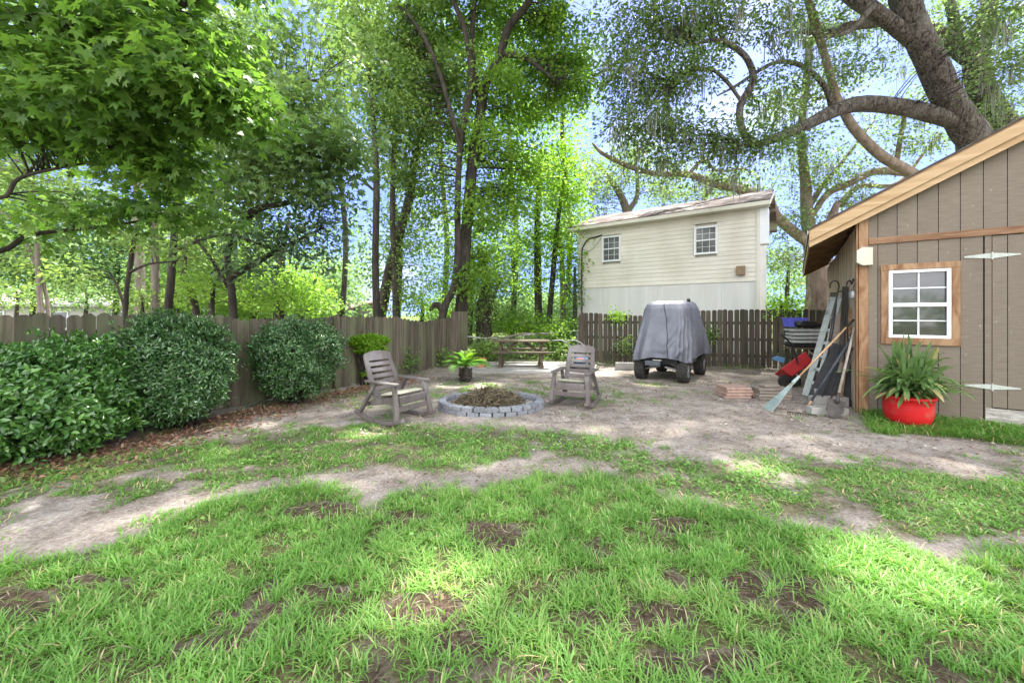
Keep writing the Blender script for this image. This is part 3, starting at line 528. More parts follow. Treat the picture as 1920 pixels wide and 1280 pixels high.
# roof: deck, shingles, rakes, rafters, fascia
E = -.63; D0, D1 = -.17, 7.45; zE = RZ(E)
for nm, mtl, dz, th in (('roof_deck', 'darkwood', -.045, .02), ('roof_shingles', 'shingle', -.02, .022)):
    mb = MB()
    for q in ((E, 2.1), (4.2-E, 2.1)):
        e = .02 if nm == 'roof_shingles' else 0; a = q[0]+(-e if q[0] < 2 else e)
        mb.prism([(a, RZ(q[0])+dz-e*.526), (2.1, RZ(2.1)+dz), (2.1, RZ(2.1)+dz+th), (a, RZ(q[0])+dz+th-e*.526)], (0, D0-e, 0), (1, 0, 0), (0, 0, 1), (0, D1-D0+2*e, 0))
    mb.build(nm, M[mtl], sh)
for lo, hi, yy, nm in ((-.215, -.05, D0-.006, 'rake_board'), (-.31, -.19, D0+.034, 'rake_soffit_board')):
    mb = MB(); mb.prism([(E, zE+lo), (2.1, RZ(2.1)+lo), (2.1, RZ(2.1)+hi), (E, zE+hi)], (0, yy, 0), (1, 0, 0), (0, 0, 1), (0, .035, 0)); mb.prism([(2.104, RZ(2.1)+lo), (4.2-E, zE+lo), (4.2-E, zE+hi), (2.104, RZ(2.1)+hi)], (0, yy, 0), (1, 0, 0), (0, 0, 1), (0, .035, 0))
    mb.build(nm, M['rake'], sh)
for k in range(9):
    yy = .10+.9*k; MB().prism([(E+.03, zE-.20), (.02, RZ(0.02)-.21), (.02, RZ(.02)-.052), (E+.03, RZ(E+.03)-.052)], (0, yy, 0), (1, 0, 0), (0, 0, 1), (0, .04, 0)).build('rafter_tail', M['darkwood'], sh)
MB().box((E+.012, (D0+D1)/2+.02, zE-.135), (.024, D1-D0-.04, .18)).build('fascia', M['rake'], sh)
MB().box((E-.018, (D0+D1)/2, zE-.06), (.012, D1-D0, .07)).build('drip_edge', M['galv'], sh)
# weatherproof box on the corner
bx = MB(); bx.prism([(-.035, .05), (.035, 0), (.155, 0), (.155, .27), (.035, .285), (-.035, .24)], (0, -.155, 2.37), (1, 0, 0), (0, 0, 1), (0, .127, 0)); bx.build('junction_box', M['bone'], sh, bevel=.006)
# ---------------------------------------------------------------- house behind the fence
ho = thing('two_storey_house', 'cream clapboard two storey house rising behind the picket fence', 'house', (2.90, 17.0, 0), ANG)
HL = 6.55
def hs(px):   # distance along the wall seen at image column px
    k = (px-960)/F; return (k*17.0-2.90)/(.812+.584*k)
def hz_(px, py): s = hs(px); return H-(py-HOR)/F*(17.0-.584*s)
mb = MB(); z = 2.74; ch = .152; zt = 5.22
wins = [(hs(1131), hs(1163), hz_(1147, 489), hz_(1147, 444)), (hs(1304), hs(1344), hz_(1324, 475), hz_(1324, 426))]
while z < zt:
    h = min(ch, zt-z); segs = [(0, HL)]
    for (a, b, c, d) in wins:
        if z+h > c-.02 and z < d+.02: segs = [q for s_ in segs for q in ((s_[0], min(s_[1], a)), (max(s_[0], b), s_[1])) if q[1]-q[0] > .01]
    for a, b in segs:
        mb.add([(a, -.018, z), (b, -.018, z), (b, 0, z+h), (a, 0, z+h), (a, 0, z), (b, 0, z)], [(0, 1, 2, 3), (4, 5, 1, 0)])
    z += ch
mb.build('clapboard_wall', M['cream'], ho)
mb = MB(); nP = 6
for k in range(nP): a, b = HL*k/nP, HL*(k+1)/nP; mb.box(((a+b)/2, .02, 1.36), (b-a-.004, .03, 2.74))
mb.build('skirt_wall', M['skirt'], ho)
MB().box((HL/2, -.012, 2.745), (HL, .03, .03)).build('starter_strip', M['cream'], ho)
mb = MB(); mb.box((HL/2, 2.6, 2.6), (HL-.05, 5.0, 5.2)); mb.prism([(0.05, 5.2), (5.15, 5.2), (2.6, 6.12)], (.03, 0, 0), (0, 1, 0), (0, 0, 1), (HL-.06, 0, 0)); mb.build('core_wall', M['cream'], ho)
for x in (0, HL): MB().box((x, -.008, 2.62), (.09, .055, 5.2)).build('corner_trim', M['cream'], ho)
for (a, b, c, d) in wins:
    w = thing('window', None, None); w.parent = ho; mb = MB()
    for (cc, ss) in (((a, (c+d)/2), (.07, d-c+.09)), ((b, (c+d)/2), (.07, d-c+.09)), (((a+b)/2, c), (b-a-.07, .07)), (((a+b)/2, d), (b-a-.07, .07)), (((a+b)/2, (c+d)/2), (b-a-.07, .045))): mb.box((cc[0], -.035, cc[1]), (ss[0], .06, ss[1]))
    mb.build('frame', M['white'], w); mb = MB()
    for k in (1, 2): mb.box((a+(b-a)*k/3, -.026, (c+d)/2), (.013, .012, d-c-.06))
    for k in (1, 3): mb.box(((a+b)/2, -.0265, c+(d-c)*k/4), (b-a-.06, .012, .013))
    mb.build('muntins', M['white'], w)
    MB().box(((a+b)/2, -.012, (c+d)/2), (b-a-.05, .01, d-c-.05)).build('pane', M['glass'], w); mb = MB()
    for k in range(15): mb.box(((a+b)/2, -.0035-.0155, c+.05+(d-c-.1)*k/14), (b-a-.10, .004, (d-c)/15*.55))
    mb.build('blinds', M['blind'], w)
rt = lambda v: 5.26+.36*(v+.42) if v < 2.6 else 5.26+.36*(5.62-v)
mb = MB(); mb.prism([(-.42, 5.26), (2.6, rt(2.6)), (2.6, rt(2.6)+.05), (-.45, 5.30)], (-.4, 0, 0), (0, 1, 0), (0, 0, 1), (HL+.75, 0, 0)); mb.prism([(2.6, rt(2.6)), (5.62, 5.26), (5.65, 5.30), (2.6, rt(2.6)+.05)], (-.4, 0, 0), (0, 1, 0), (0, 0, 1), (HL+.75, 0, 0)); mb.build('roof', M['shingle_red'], ho)
MB().box((HL/2-.025, -.43, 5.21), (HL+.74, .04, .13)).build('fascia', M['cream'], ho); MB().box((HL/2-.025, -.2, 5.155), (HL+.72, .43, .02)).build('soffit', M['cream'], ho)
mb = MB(); mb.prism([(-.4, 5.13), (-.4, 5.26), (2.6, rt(2.6)), (2.6, rt(2.6)-.16)], (HL+.32, 0, 0), (0, 1, 0), (0, 0, 1), (.035, 0, 0)); mb.build('rake_trim', M['cream'], ho)
MB().box((HL+.17, .25, 4.55), (.24, .5, 1.18)).build('box_bay', M['white'], ho)
a, c = hs(1389.5), hz_(1389.5, 507.5); MB().box((a, -.10, c), (.26, .16, .30)).build('vent_hood', M['ventbrown'], ho, bevel=.01)
pts = [(hs(1092), -.05, hz_(1092, 600)), (hs(1092), -.05, hz_(1092, 480)), (hs(1095), -.05, hz_(1095, 462)), (hs(1104), -.06, hz_(1104, 449)), (hs(1118), -.07, hz_(1118, 445)), (hs(1130), -.06, hz_(1130, 441))]
MB().tube([p[:3] for p in spline(pts, 5)], .028, 8).build('service_cable', M['black'], ho, smooth=True)
MB().tube([p[:3] for p in spline([(hs(1093), -.04, hz_(1093, 468)), (hs(1108), -.05, hz_(1108, 470)), (hs(1122), -.05, hz_(1122, 455)), (hs(1128), -.05, hz_(1128, 446))], 5)], .008, 5).build('service_cable', M['black'], ho, smooth=True)
MB().tube([(-.1, -.3, 5.12), (-.02, -.06, 4.9), (-.02, -.06, .1)], .035, 8).build('downspout', M['cream'], ho)
# far ranch houses seen over the left fence
def ranch(name, label, c, L_, W_, eave, ridge, rz, wall, roof):
    t = thing(name, label, 'house', c, rz); MB().box((0, 0, eave/2), (L_, W_, eave)).build('wall', wall, t)
    mb = MB()
    for s_ in (-1, 1): mb.prism([(s_*(W_/2+.5), eave-.12), (0, ridge), (0, ridge+.12), (s_*(W_/2+.5), eave)], (-L_/2-.5, 0, 0), (0, 1, 0), (0, 0, 1), (L_+1, 0, 0))
    mb.build('roof', roof, t)
    for x in (-L_/2-.02, L_/2-.02): MB().prism([(-W_/2, eave-.14), (W_/2, eave-.14), (0, ridge-.05)], (x, 0, 0), (0, 1, 0), (0, 0, 1), (.04, 0, 0)).build('gable', M['plank'], t)
    for k in range(4):
        w = thing('window', None, None); w.parent = t; x = -L_*.36+k*L_*.24
        MB().box((x, -W_/2-.02, eave*.58), (1.3, .05, 1.1)).build('frame', M['white'], w); MB().box((x, -W_/2-.05, eave*.58), (1.1, .03, .92)).build('pane', M['glass'], w)
    return t
M['roof_tan'] = mat('tan_shingle', (.30, .22, .18), (.42, .33, .27), (4, 14, 14), rough=.9, var=.1)
M['wallpale'] = mat('pale_house_wall', (0.385, 0.371, 0.343), (0.476, 0.462, 0.434), (1, 1, 4), rough=.8, var=.05)
p = at(690, 573, 30); ranch('ranch_house', 'low brick house with tan roof glimpsed over the middle of the left fence', (p.x-6.6, 33, 0), 11, 8, 2.05, 2.60, -.08, M['plank'], M['roof_tan'])
p = at(150, 573, 26); ranch('ranch_house', 'pale low house behind the trees beyond the left shrubs', (p.x-1, 27, 0), 14, 7, 2.2, 3.0, .12, M['wallpale'], M['wallpale'])
# ---------------------------------------------------------------- yard objects
def fan(name, n, fn, leafT, m, parent): pass
# fire pit
FP = Vector((-.36, 6.84, 0)); RX, RY = .84, .66
fp = thing('fire_pit', 'low round fire pit ringed with two courses of grey pavers', 'fire pit', FP)
for course in range(2):
    n = 27; off = course*.5
    for k in range(n):
        a = 2*math.pi*(k+off)/n; w = 2*math.pi*.76/n*(.93+.12*random.random()); c = Vector((RX*math.cos(a), RY*math.sin(a), .036+course*.076)); ta = math.atan2(RY*math.cos(a), -RX*math.sin(a))+random.gauss(0, .05)
        R = Matrix.Rotation(ta, 3, 'Z') @ Matrix.Rotation(random.gauss(0, .03), 3, 'X')
        mb = MB(); h = .073; d = .12
        vs = [(-w/2, -d/2), (w/2, -d/2), (w/2*.86, d/2), (-w/2*.86, d/2)]
        mb.prism(vs, (0, 0, -h/2), (1, 0, 0), (0, 1, 0), (0, 0, h)); mb.v = [R @ v+c+Vector((0, 0, random.uniform(-.004, .004))) for v in mb.v]
        mb.build('paver', M['block'], fp, bevel=.009)
ash = MB(); ash.lathe([(0, .095), (.3, .09), (.6, .08), (.8, .06)], (0, 0, 0), 30, sx=.95, sy=.76); ash.build('ash_bed', M['concrete'], fp, smooth=True)
bp = thing('brush_pile', 'heap of dry brown brush and vines piled in the fire pit', 'brush pile', (FP.x-.02, FP.y+.06, .08))
def mound(n, rx, ry, hh, c, m, nm, par, L_=(.12, .35), wd_=.007):
    a = rng.random(n)*2*math.pi; r = np.sqrt(rng.random(n)); z = hh*(1-r**1.7)*rng.uniform(.25, 1.1, n); x = rx*r*np.cos(a); y = ry*r*np.sin(a)
    p = np.stack([x, y, z], 1)+np.array(c); d = rng.normal(0, 1, (n, 3)); d[:, 2] = d[:, 2]*.35; d = unit(d)*rng.uniform(*L_, n)[:, None]; w = unit(np.cross(d, rng.normal(0, 1, (n, 3))))*wd_
    b = rng.normal(0, .03, (n, 3)); V = np.stack([p-d/2-w, p-d/2+w, p+b-w, p+b+w, p+d/2-w*.3, p+d/2+w*.3], 1).reshape(-1, 3); i = (np.arange(n)*6)[:, None]
    v = rng.random(n); np_mesh(nm, V, np.concatenate([i+np.array([[0, 1, 3, 2]]), i+np.array([[2, 3, 5, 4]])]), m, par, np.concatenate([v, v]))
b0 = np.array(bp.location)
mound(3000, .52, .42, .21, b0, M['l_brush'], 'twigs', bp); mound(900, .62, .46, .07, b0, M['l_brush'], 'twigs', bp, (.05, .2))
cc = b0+np.array([(-.12, .16, .20), (-.02, .18, .20), (.05, .18, .19)]); pos, ax, nr, var = clump_leaves(cc, .06, 12); V, Fc, va = leaves(pos, ax, nr, rng.uniform(.05, .09, len(pos)), T_fold(.25), var); np_mesh('green_sprig', V, Fc, M['l_lime'], bp, va)
# rocking chairs
def rocker_chair(label, c, fwd, clabel):
    rz = math.atan2(-fwd[0], fwd[1]); t = thing('rocking_chair', label, 'rocking chair', (c[0], c[1], .0), rz, 'grey resin rocking chairs by the fire pit'); m = M['chair']
    for sx in (-1, 1):
        x = sx*.285; xf = sx*.335
        arc = [(xf, y, .030+.34*(y+.04)**2) for y in np.linspace(-.58, .50, 13)]; mb = MB()
        for a, b in zip(arc[:-1], arc[1:]): mb.beam(a, b, .055, .058, var=.5)
        mb.build('rocker', m, t, bevel=.006)
        mb = MB(); mb.beam((xf, .36, .075), (x, .25, .585), .075, .05, up=(0, 1, 0)); mb.build('front_leg', m, t, bevel=.01)
        mb = MB(); mb.beam((xf, -.48, .10), (x, -.16, .585), .06, .045, up=(0, 1, 0)); mb.build('rear_leg', m, t, bevel=.01)
        mb = MB(); mb.prism([(-.055, -.36), (.05, -.36), (.055, .2), (.045, .31), (.01, .345), (-.03, .34), (-.055, .3)], (x+sx*.015, 0, .585), (1, 0, 0), (0, 1, 0), (0, 0, .032)); mb.build('armrest', m, t, bevel=.01)
    mb = MB(); mb.beam((-.30, .31, .235), (.30, .31, .235), .03, .075); mb.build('stretcher', m, t, bevel=.008)
    mb = MB(); mb.beam((-.31, -.38, .24), (.31, -.38, .24), .03, .06); mb.build('stretcher', m, t, bevel=.008)
    mb = MB()
    for k in range(6): y = .30-k*.098; mb.box((0, y-.04, .405-.018*k*1.0), (.52, .082, .03), Matrix.Rotation(.17, 3, 'X'))
    mb.beam((-.25, .315, .365), (.25, .315, .365), .03, .115)
    for sx in (-1, 1): mb.beam((sx*.245, .30, .37), (sx*.245, -.32, .26), .035, .08)
    mb.build('seat', m, t, bevel=.008)
    # reclined back: two stiles, slats, arched crown board
    B0, B1 = Vector((0, -.20, .33)), Vector((0, -.50, 1.0)); u = (B1-B0); Lb = u.length; u.normalize(); n = Vector((0, -u.z, u.y)); mb = MB()
    for sx in (-1, 1): mb.prism([(sx*.225-.04, 0), (sx*.225+.04, 0), (sx*.232+.04, Lb*.55), (sx*.215+.04, Lb-.06), (sx*.215-.03, Lb-.02), (sx*.232-.04, Lb*.55)], B0, (1, 0, 0), u, n*.04)
    for k in range(6):
        z = .03+k*.098; mb.prism([(-.195, z), (.195, z), (.195, z+.064), (-.195, z+.064)], B0+n*.008, (1, 0, 0), u, n*.022)
    z = Lb-.125; mb.prism([(-.25, z), (.25, z), (.252, z+.09), (.225, z+.125), (.12, z+.152), (0, z+.16), (-.12, z+.152), (-.225, z+.125), (-.252, z+.09)], B0-n*.002, (1, 0, 0), u, n*.044)
    mb.build('backrest', m, t, bevel=.008)
    cu = thing('seat_cushion', clabel, 'cushion', (c[0], c[1], .40), rz, 'pale cushions on the rocking chairs')
    g = 16; vs = []; R = Matrix.Rotation(.17, 3, 'X')
    for sgn in (1, -1):
        for i in range(g+1):
            for j in range(g+1):
                x, y = i/g*2-1, j/g*2-1; e = max(0, (1-abs(x)**5)*(1-abs(y)**5))**.45; puff = .036*e*(1-.35*math.exp(-(x*x+(y-.0)**2)*30))*(1-.25*math.exp(-(y*5)**2))
                vs.append(R @ Vector((x*.245*(1-.04*y*y), y*.25*(1-.04*x*x), sgn*puff))+Vector((0, .075, .022)))
    n = (g+1)**2; fs = []
    for i in range(g):
        for j in range(g):
            a = i*(g+1)+j; fs += [(a, a+g+1, a+g+2, a+1), (n+a+1, n+a+g+2, n+a+g+1, n+a)]
    MB().add(vs, fs).build('pad', M['cushion'], cu, smooth=True)
    return t
rocker_chair('grey resin rocking chair left of the fire pit, turned sideways to the right', (-1.74, 6.04), (.83, -.55), 'thin pale cushion on the sideways rocking chair near the lime shrub')
rocker_chair('grey resin rocking chair right of the fire pit, facing the lawn', (1.12, 7.06), (-.42, -.91), 'thin pale cushion on the rocking chair that faces the lawn')
# sago palm
sg = thing('sago_palm', 'small sago palm with yellow green fronds behind the fire pit', 'palm', (-1.12, 9.5, 0)); mb = MB()
mb.lathe([(.0, -.05), (.10, 0), (.125, .08), (.13, .18), (.11, .27), (.06, .33), (0, .34)], (0, 0, 0), 16); 
for k in range(90):
    a, z = random.random()*6.28, random.uniform(.0, .3); r = .12; mb.beam((r*math.cos(a), r*math.sin(a), z), ((r+.045)*math.cos(a), (r+.045)*math.sin(a), z+.035), .03, .015)
mb.build('trunk', M['bark'], sg)
pos, ax, nr, sz, vr = [], [], [], [], []; st = MB()
for k in range(34):
    a = 6.283*k*.382; el = math.radians((24, 36, 48, 30, 62, 42, 72)[k % 7]+random.uniform(-5, 5)); L_ = random.uniform(.62, .76); v0 = random.uniform(.1, 1) if el > .6 else random.uniform(0, .5)
    p0 = Vector((0, 0, .34)); pts = []
    for q in range(13): t_ = q/12; r = L_*t_*math.cos(el); z = L_*(t_*math.sin(el)-.42*t_*t_); pts.append(p0+Vector((r*math.cos(a), r*math.sin(a), z)))
    st.tube(pts, [.008]*12+[.003], 4, var=.5)
    for q in range(2, 13):
        for e in (0, .5):
            if q == 12 and e: continue
            P0 = pts[q].lerp(pts[min(12, q+1)], e); d = (pts[min(q+1, 12)]-pts[q-1]).normalized(); s0 = d.cross(Vector((0, 0, 1))).normalized(); u0 = s0.cross(d)
            for sg_ in (-1, 1): pos.append(P0); ax.append(s0*sg_+d*.75+u0*.25); nr.append(u0-s0*sg_*.3); sz.append(.155*(1-.55*(q/12)**3)*min(1, q/4)); vr.append(min(1, max(0, v0+random.uniform(-.12, .12))))
st.build('frond_stems', M['l_palm'], sg)
V, Fc, va = leaves(np.array(pos)+np.array(sg.location), np.array(ax), np.array(nr), np.array(sz), T_rhomb(.07, .01), np.array(vr)); np_mesh('fronds', V, Fc, M['l_palm'], sg, va)
# terracotta pot by the pad
tp = thing('flower_pot', 'small brown terracotta pot on the pad behind the sago palm', 'pot', (-.95, 11.9, 0)); MB().lathe([(0, 0), (.13, 0), (.17, .24), (.19, .24), (.19, .29), (.165, .29), (.15, .22), (0, .22)], (0, 0, 0), 24).build('pot', M['terracotta'], tp, smooth=False)
# concrete pad, picnic table
pd = MB(); pd.prism([(-1.25, 11.0), (2.2, 10.75), (2.9, 13.2), (-1.2, 13.4)], (0, 0, -.06), (1, 0, 0), (0, 1, 0), (0, 0, .085)); tag(pd.build('patio_slab', M['concrete']), kind='structure')
pt = thing('picnic_table', 'weathered wooden picnic table with two benches on the concrete pad', 'picnic table', (.28, 12.35, .025), -.04)
mb = MB()
for k in range(5): mb.box((0, -.29+.145*k, .765), (1.78, .135, .04))
mb.build('tabletop', M['picnic'], pt, bevel=.004)
for s_ in (-1, 1):
    mb = MB()
    for k in (0, 1): mb.box((.05*s_*-1, s_*(.58+.14*k), .455), (1.80, .13, .04))
    mb.build('bench', M['picnic'], pt, bevel=.004)
    x = s_*.62
    for yy in (-.66, -.24, .24, .66):
        mb = MB(); mb.box((x, yy, .23 if abs(yy) > .5 else .37), (.07, .04, .43 if abs(yy) > .5 else .74)); mb.build('leg', M['picnic'], pt)
    mb = MB(); mb.box((x+.065, 0, .40), (.04, 1.5, .09)); mb.box((x+.065, 0, .70), (.04, .68, .09)); mb.box((x, 0, .035), (.13, 1.5, .07)); mb.build('crossbeam', M['picnic'], pt)
    mb = MB(); mb.beam((x-.02*s_, -.05, .38), (s_*.10, -.05, .745), .05, .085); mb.build('brace', M['picnic'], pt)
# chain link fence with top rail
cf = thing('chain_link_fence', 'low galvanised chain link fence behind the picnic table', 'fence', at(878, 629, 14.2).xy.to_3d())
rp_ = [at(870, 630, 14.2), at(920, 634, 14.3), at(990, 627, 14.6), at(1090, 620, 15.2), at(1200, 617, 15.8)]
MB().tube([p[:] for p in spline([tuple(q) for q in rp_], 5)], .028, 8).build('top_rail', M['galv'], cf, world=True, smooth=True)
for q in (at(921, 634, 14.3), at(1082, 620, 15.2)): MB().tube([(q.x, q.y, -.05), (q.x, q.y, q.z+.04)], .035, 8).build('post', M['galv'], cf, world=True)
mb = MB()
for a, b in zip(rp_[:-1], rp_[1:]):
    n = int((b-a).length/.11)
    for k in range(n):
        for dx in (-1, 1):
            c = a.lerp(b, k/n); d = (b-a).normalized(); mb.tube([c+d*(.0 if dx > 0 else .8), c+d*(.8 if dx > 0 else 0)-Vector((0, 0, c.z))], .0035, 3)
mb.build('mesh_wire', M['galv'], cf, world=True)
# fallen grey branch lying along the rail
tag(MB().tube([p[:] for p in spline([tuple(at(905, 640, 14.0)), tuple(at(925, 631, 14.05)), tuple(at(945, 633, 14.0)), tuple(at(985, 625, 14.1)), tuple(at(1030, 626, 14.2))], 5)], [.03]*10+[.04]*6+[.02]*5, 6).build('fallen_branch', M['bark_pale'], smooth=True), 'bare grey branch lying over the chain link rail behind the table', 'branch')
# push mower behind the facing rocking chair
mw = thing('push_mower', 'blue and black push mower parked behind the facing rocking chair', 'lawn mower', (1.95, 11.2, 0), -.3)
for x in (-.24, .24):
    for y in (-.2, .36): MB().tube([(x-.03, y, .11), (x+.03, y, .11)], .11, 16).build('wheel', M['rubber'], mw)
MB().box((0, .08, .17), (.44, .62, .12)).build('deck', M['black'], mw, bevel=.02)
MB().lathe([(.0, .23), (.19, .23), (.20, .30), (.17, .40), (.10, .45), (0, .46)], (0, .12, 0), 20).build('engine_cover', M['sky_blue'], mw, smooth=True)
MB().box((0, -.12, .33), (.22, .12, .10)).build('engine_guard', M['orange'], mw, bevel=.02)
for x in (-.2, .2): MB().tube([p[:] for p in spline([(x, -.15, .2), (x*1.0-.05, .1, .62), (x-.30, .05, .85), (x-.62, .0, .86)], 5)], .012, 6).build('handle', M['galv'], mw, smooth=True)
# cinder block left of the cart
q = gr(1172, 692); tag(MB().box((q.x, q.y+.05, .09), (.52, .2, .2), Matrix.Rotation(-.1, 3, 'Z')).build('concrete_block', M['concrete'], bevel=.01), 'grey concrete block on the dirt left of the covered cart', 'concrete block')
# golf cart (local +y to the rear)
gc = thing('golf_cart', 'lifted golf cart on knobbly tyres under the grey cover', 'golf cart', (3.68, 9.68, 0), -.66)
def wheel(x, y, r=.262, w=.235):
    t = thing('wheel', None, None, (x, y, r)); t.parent = gc; n = 40; prof = [(-w/2, r*.60), (-w/2, r*.86), (-w/2+.03, r*.97), (-w*.2, r), (w*.2, r), (w/2-.03, r*.97), (w/2, r*.86), (w/2, r*.60)]
    mb = MB(); vs = [(xx, rr*math.cos(2*math.pi*j/n), rr*math.sin(2*math.pi*j/n)) for xx, rr in prof for j in range(n)]; k = len(prof)
    mb.add(vs, [(i*n+j, i*n+(j+1) % n, (i+1)*n+(j+1) % n, (i+1)*n+j) for i in range(k-1) for j in range(n)])
    for j in range(26):
        a = 2*math.pi*j/26; R = Matrix.Rotation(a, 3, 'X')
        for xx in (-.075, 0, .075): mb.box(R @ Vector((xx, 0, r+.004)), (.062, .036, .02), R @ Matrix.Rotation(.35 if j % 2 else -.35, 3, 'Z'))
    mb.build('tyre', M['rubber'], t)
    mb = MB(); s = 1 if x > 0 else -1
    mb.tube([(-w/2+.02, 0, 0), (w/2-.03, 0, 0)], r*.60, 24)
    mb.build('rim_barrel', M['black'], t); mb = MB()
    for j in range(7):
        a = 2*math.pi*j/7; R = Matrix.Rotation(a, 3, 'X'); mb.beam(R @ Vector((s*(w/2-.012), 0, .03)), R @ Vector((s*(w/2-.004), 0, r*.60)), .035, .02, up=(1, 0, 0))
    mb.tube([(s*(w/2-.03), 0, 0), (s*(w/2+.006), 0, 0)], .05, 14); mb.build('rim', M['steel'], t)
for x, y in ((-.5, 0), (.5, 0), (-.5, 1.62), (.5, 1.62)): wheel(x, y)
mb = MB(); mb.box((0, .85, .50), (.80, 2.1, .16)); mb.box((0, .9, .36), (.5, 1.5, .14)); mb.build('chassis', M['black'], gc)
mb = MB(); mb.box((-.13, -.30, .43), (.36, .06, .115)); mb.build('number_plate_holder', M['slate'], gc, bevel=.01)
MB().box((-.02, -.31, .515), (.20, .03, .02)).build('trim_strip', M['bone'], gc)
for s_ in (-1, 1):
    mb = MB(); mb.tube([(s_*.08, -.05, .33), (s_*.42, .0, .25)], .02, 8); mb.tube([(s_*.08, .12, .33), (s_*.42, .05, .25)], .02, 8); mb.tube([(s_*.10, -.02, .44), (s_*.40, .02, .34)], .018, 8); mb.build('suspension_arm', M['steel'], gc)
    MB().tube([(s_*.46, .28, .42), (s_*.46, 1.3, .42)], .045, 10).build('side_step', M['steel'], gc)
for x in (-.46, .46):
    for y in (.15, 1.35): MB().tube([(x, y, .55), (x*.80, .82+(y-.75)*.75, 1.70)], .02, 6).build('roof_strut', M['black'], gc)
MB().box((0, .82, 1.72), (.84, 1.2, .06)).build('roof_panel', M['black'], gc, bevel=.02)
MB().box((0, .9, .82), (1.0, 1.1, .45)).build('seat_box', M['black'], gc, bevel=.04)
# draped cover: lofted rings with folds
cv = thing('cart_cover', 'loose grey cloth cover with a dark centre seam draped over the cart', 'cover', (3.68, 9.68, 0), -.66)
NS, NR = 240, 70; vs = []
def sq(a, hx, y0, y1, e):
    c, s_ = math.cos(a), math.sin(a); f = lambda v: math.copysign(abs(v)**e, v); x = hx*f(c); yy = f(s_); return x, (y0+y1)/2+(y1-y0)/2*yy
pf = [(0.0, 1.955, .04, .78, .82), (.06, 1.955, .28, .38, 1.15), (.12, 1.93, .42, .20, 1.40), (.17, 1.87, .495, .10, 1.52), (.23, 1.75, .545, .03, 1.58), (.45, 1.35, .60, -.10, 1.80), (.70, 1.0, .645, -.25, 2.0), (.88, .74, .665, -.35, 2.08), (1.0, .565, .655, -.36, 2.08)]
pa = np.array(pf)
for i in range(NR+1):
    t_ = i/NR; z, hx, y0, y1 = (float(np.interp(t_, pa[:, 0], pa[:, k])) for k in (1, 2, 3, 4)); g = max(0, (t_-.2)/.8)
    for j in range(NS):
        a = 2*math.pi*j/NS; x, y = sq(a, hx, y0, y1, .42 if t_ > .1 else .6); nx_, ny_ = math.cos(a), math.sin(a)
        corner = abs(math.sin(2*a)); fr = max(0, -math.sin(a))
        f = .085*g*(math.sin(a*11+1.4*math.sin(a*3)+2.2*g)*.6+math.sin(a*23+1.7+3*g)*.32)*(.35+.9*corner+.3*(1-fr))
        # diagonal swags hanging off the front right roof corner
        q = (x-.42)*1.5+(1.85-z)*.95; f += .08*g*(fr**2)*max(0, math.sin(q*13+.7*math.sin(z*5)))*min(1, max(0, (x+.25)*2.5))
        f += .016*min(1, t_*3)*(fbm(np.array([x*1.2+40]), np.array([z*1.2+y*1.2+9]), 3.2, 91, 4)[0]-.5)*2
        zz = z-.05*g*g*corner+.035*g*g*math.sin(a*4+.6)+.012*math.sin(a*2+.5)*(t_ < .3)+.02*(x/.6)*(t_ < .3)
        vs.append((x+nx_*f, y+ny_*f, zz))
fs = [(i*NS+j, i*NS+(j+1) % NS, (i+1)*NS+(j+1) % NS, (i+1)*NS+j) for i in range(NR) for j in range(NS)]+[tuple(range(NS-1, -1, -1))]
fs = [tuple(reversed(f)) for f in fs]
o = MB().add(vs, fs, .5).build('cloth', M['cover'], cv, smooth=True); sd_ = o.modifiers.new('thick', 'SOLIDIFY'); sd_.thickness = .004
seam = []
for i in range(5, NR+1):
    jf = NS*.748+(i/NR)*4; ja = int(jf); seam.append(Vector(vs[i*NS+ja]).lerp(Vector(vs[i*NS+ja+1]), jf-ja))
seam = seam; MB().tube([p+Vector((0, -.006, .002)) for p in seam], .007, 6).build('seam', M['black'], cv, smooth=True)
MB().tube([Vector(v) for v in vs[NR*NS:NR*NS+NS]]+[Vector(vs[NR*NS])], .010, 6).build('hem', M['cover'], cv, smooth=True)
MB().tube([(.44, .62, 1.95), (.44, .66, 1.99), (.44, .74, 1.985), (.44, .78, 1.94)], .03, 8).build('strap_buckle', M['black'], cv)
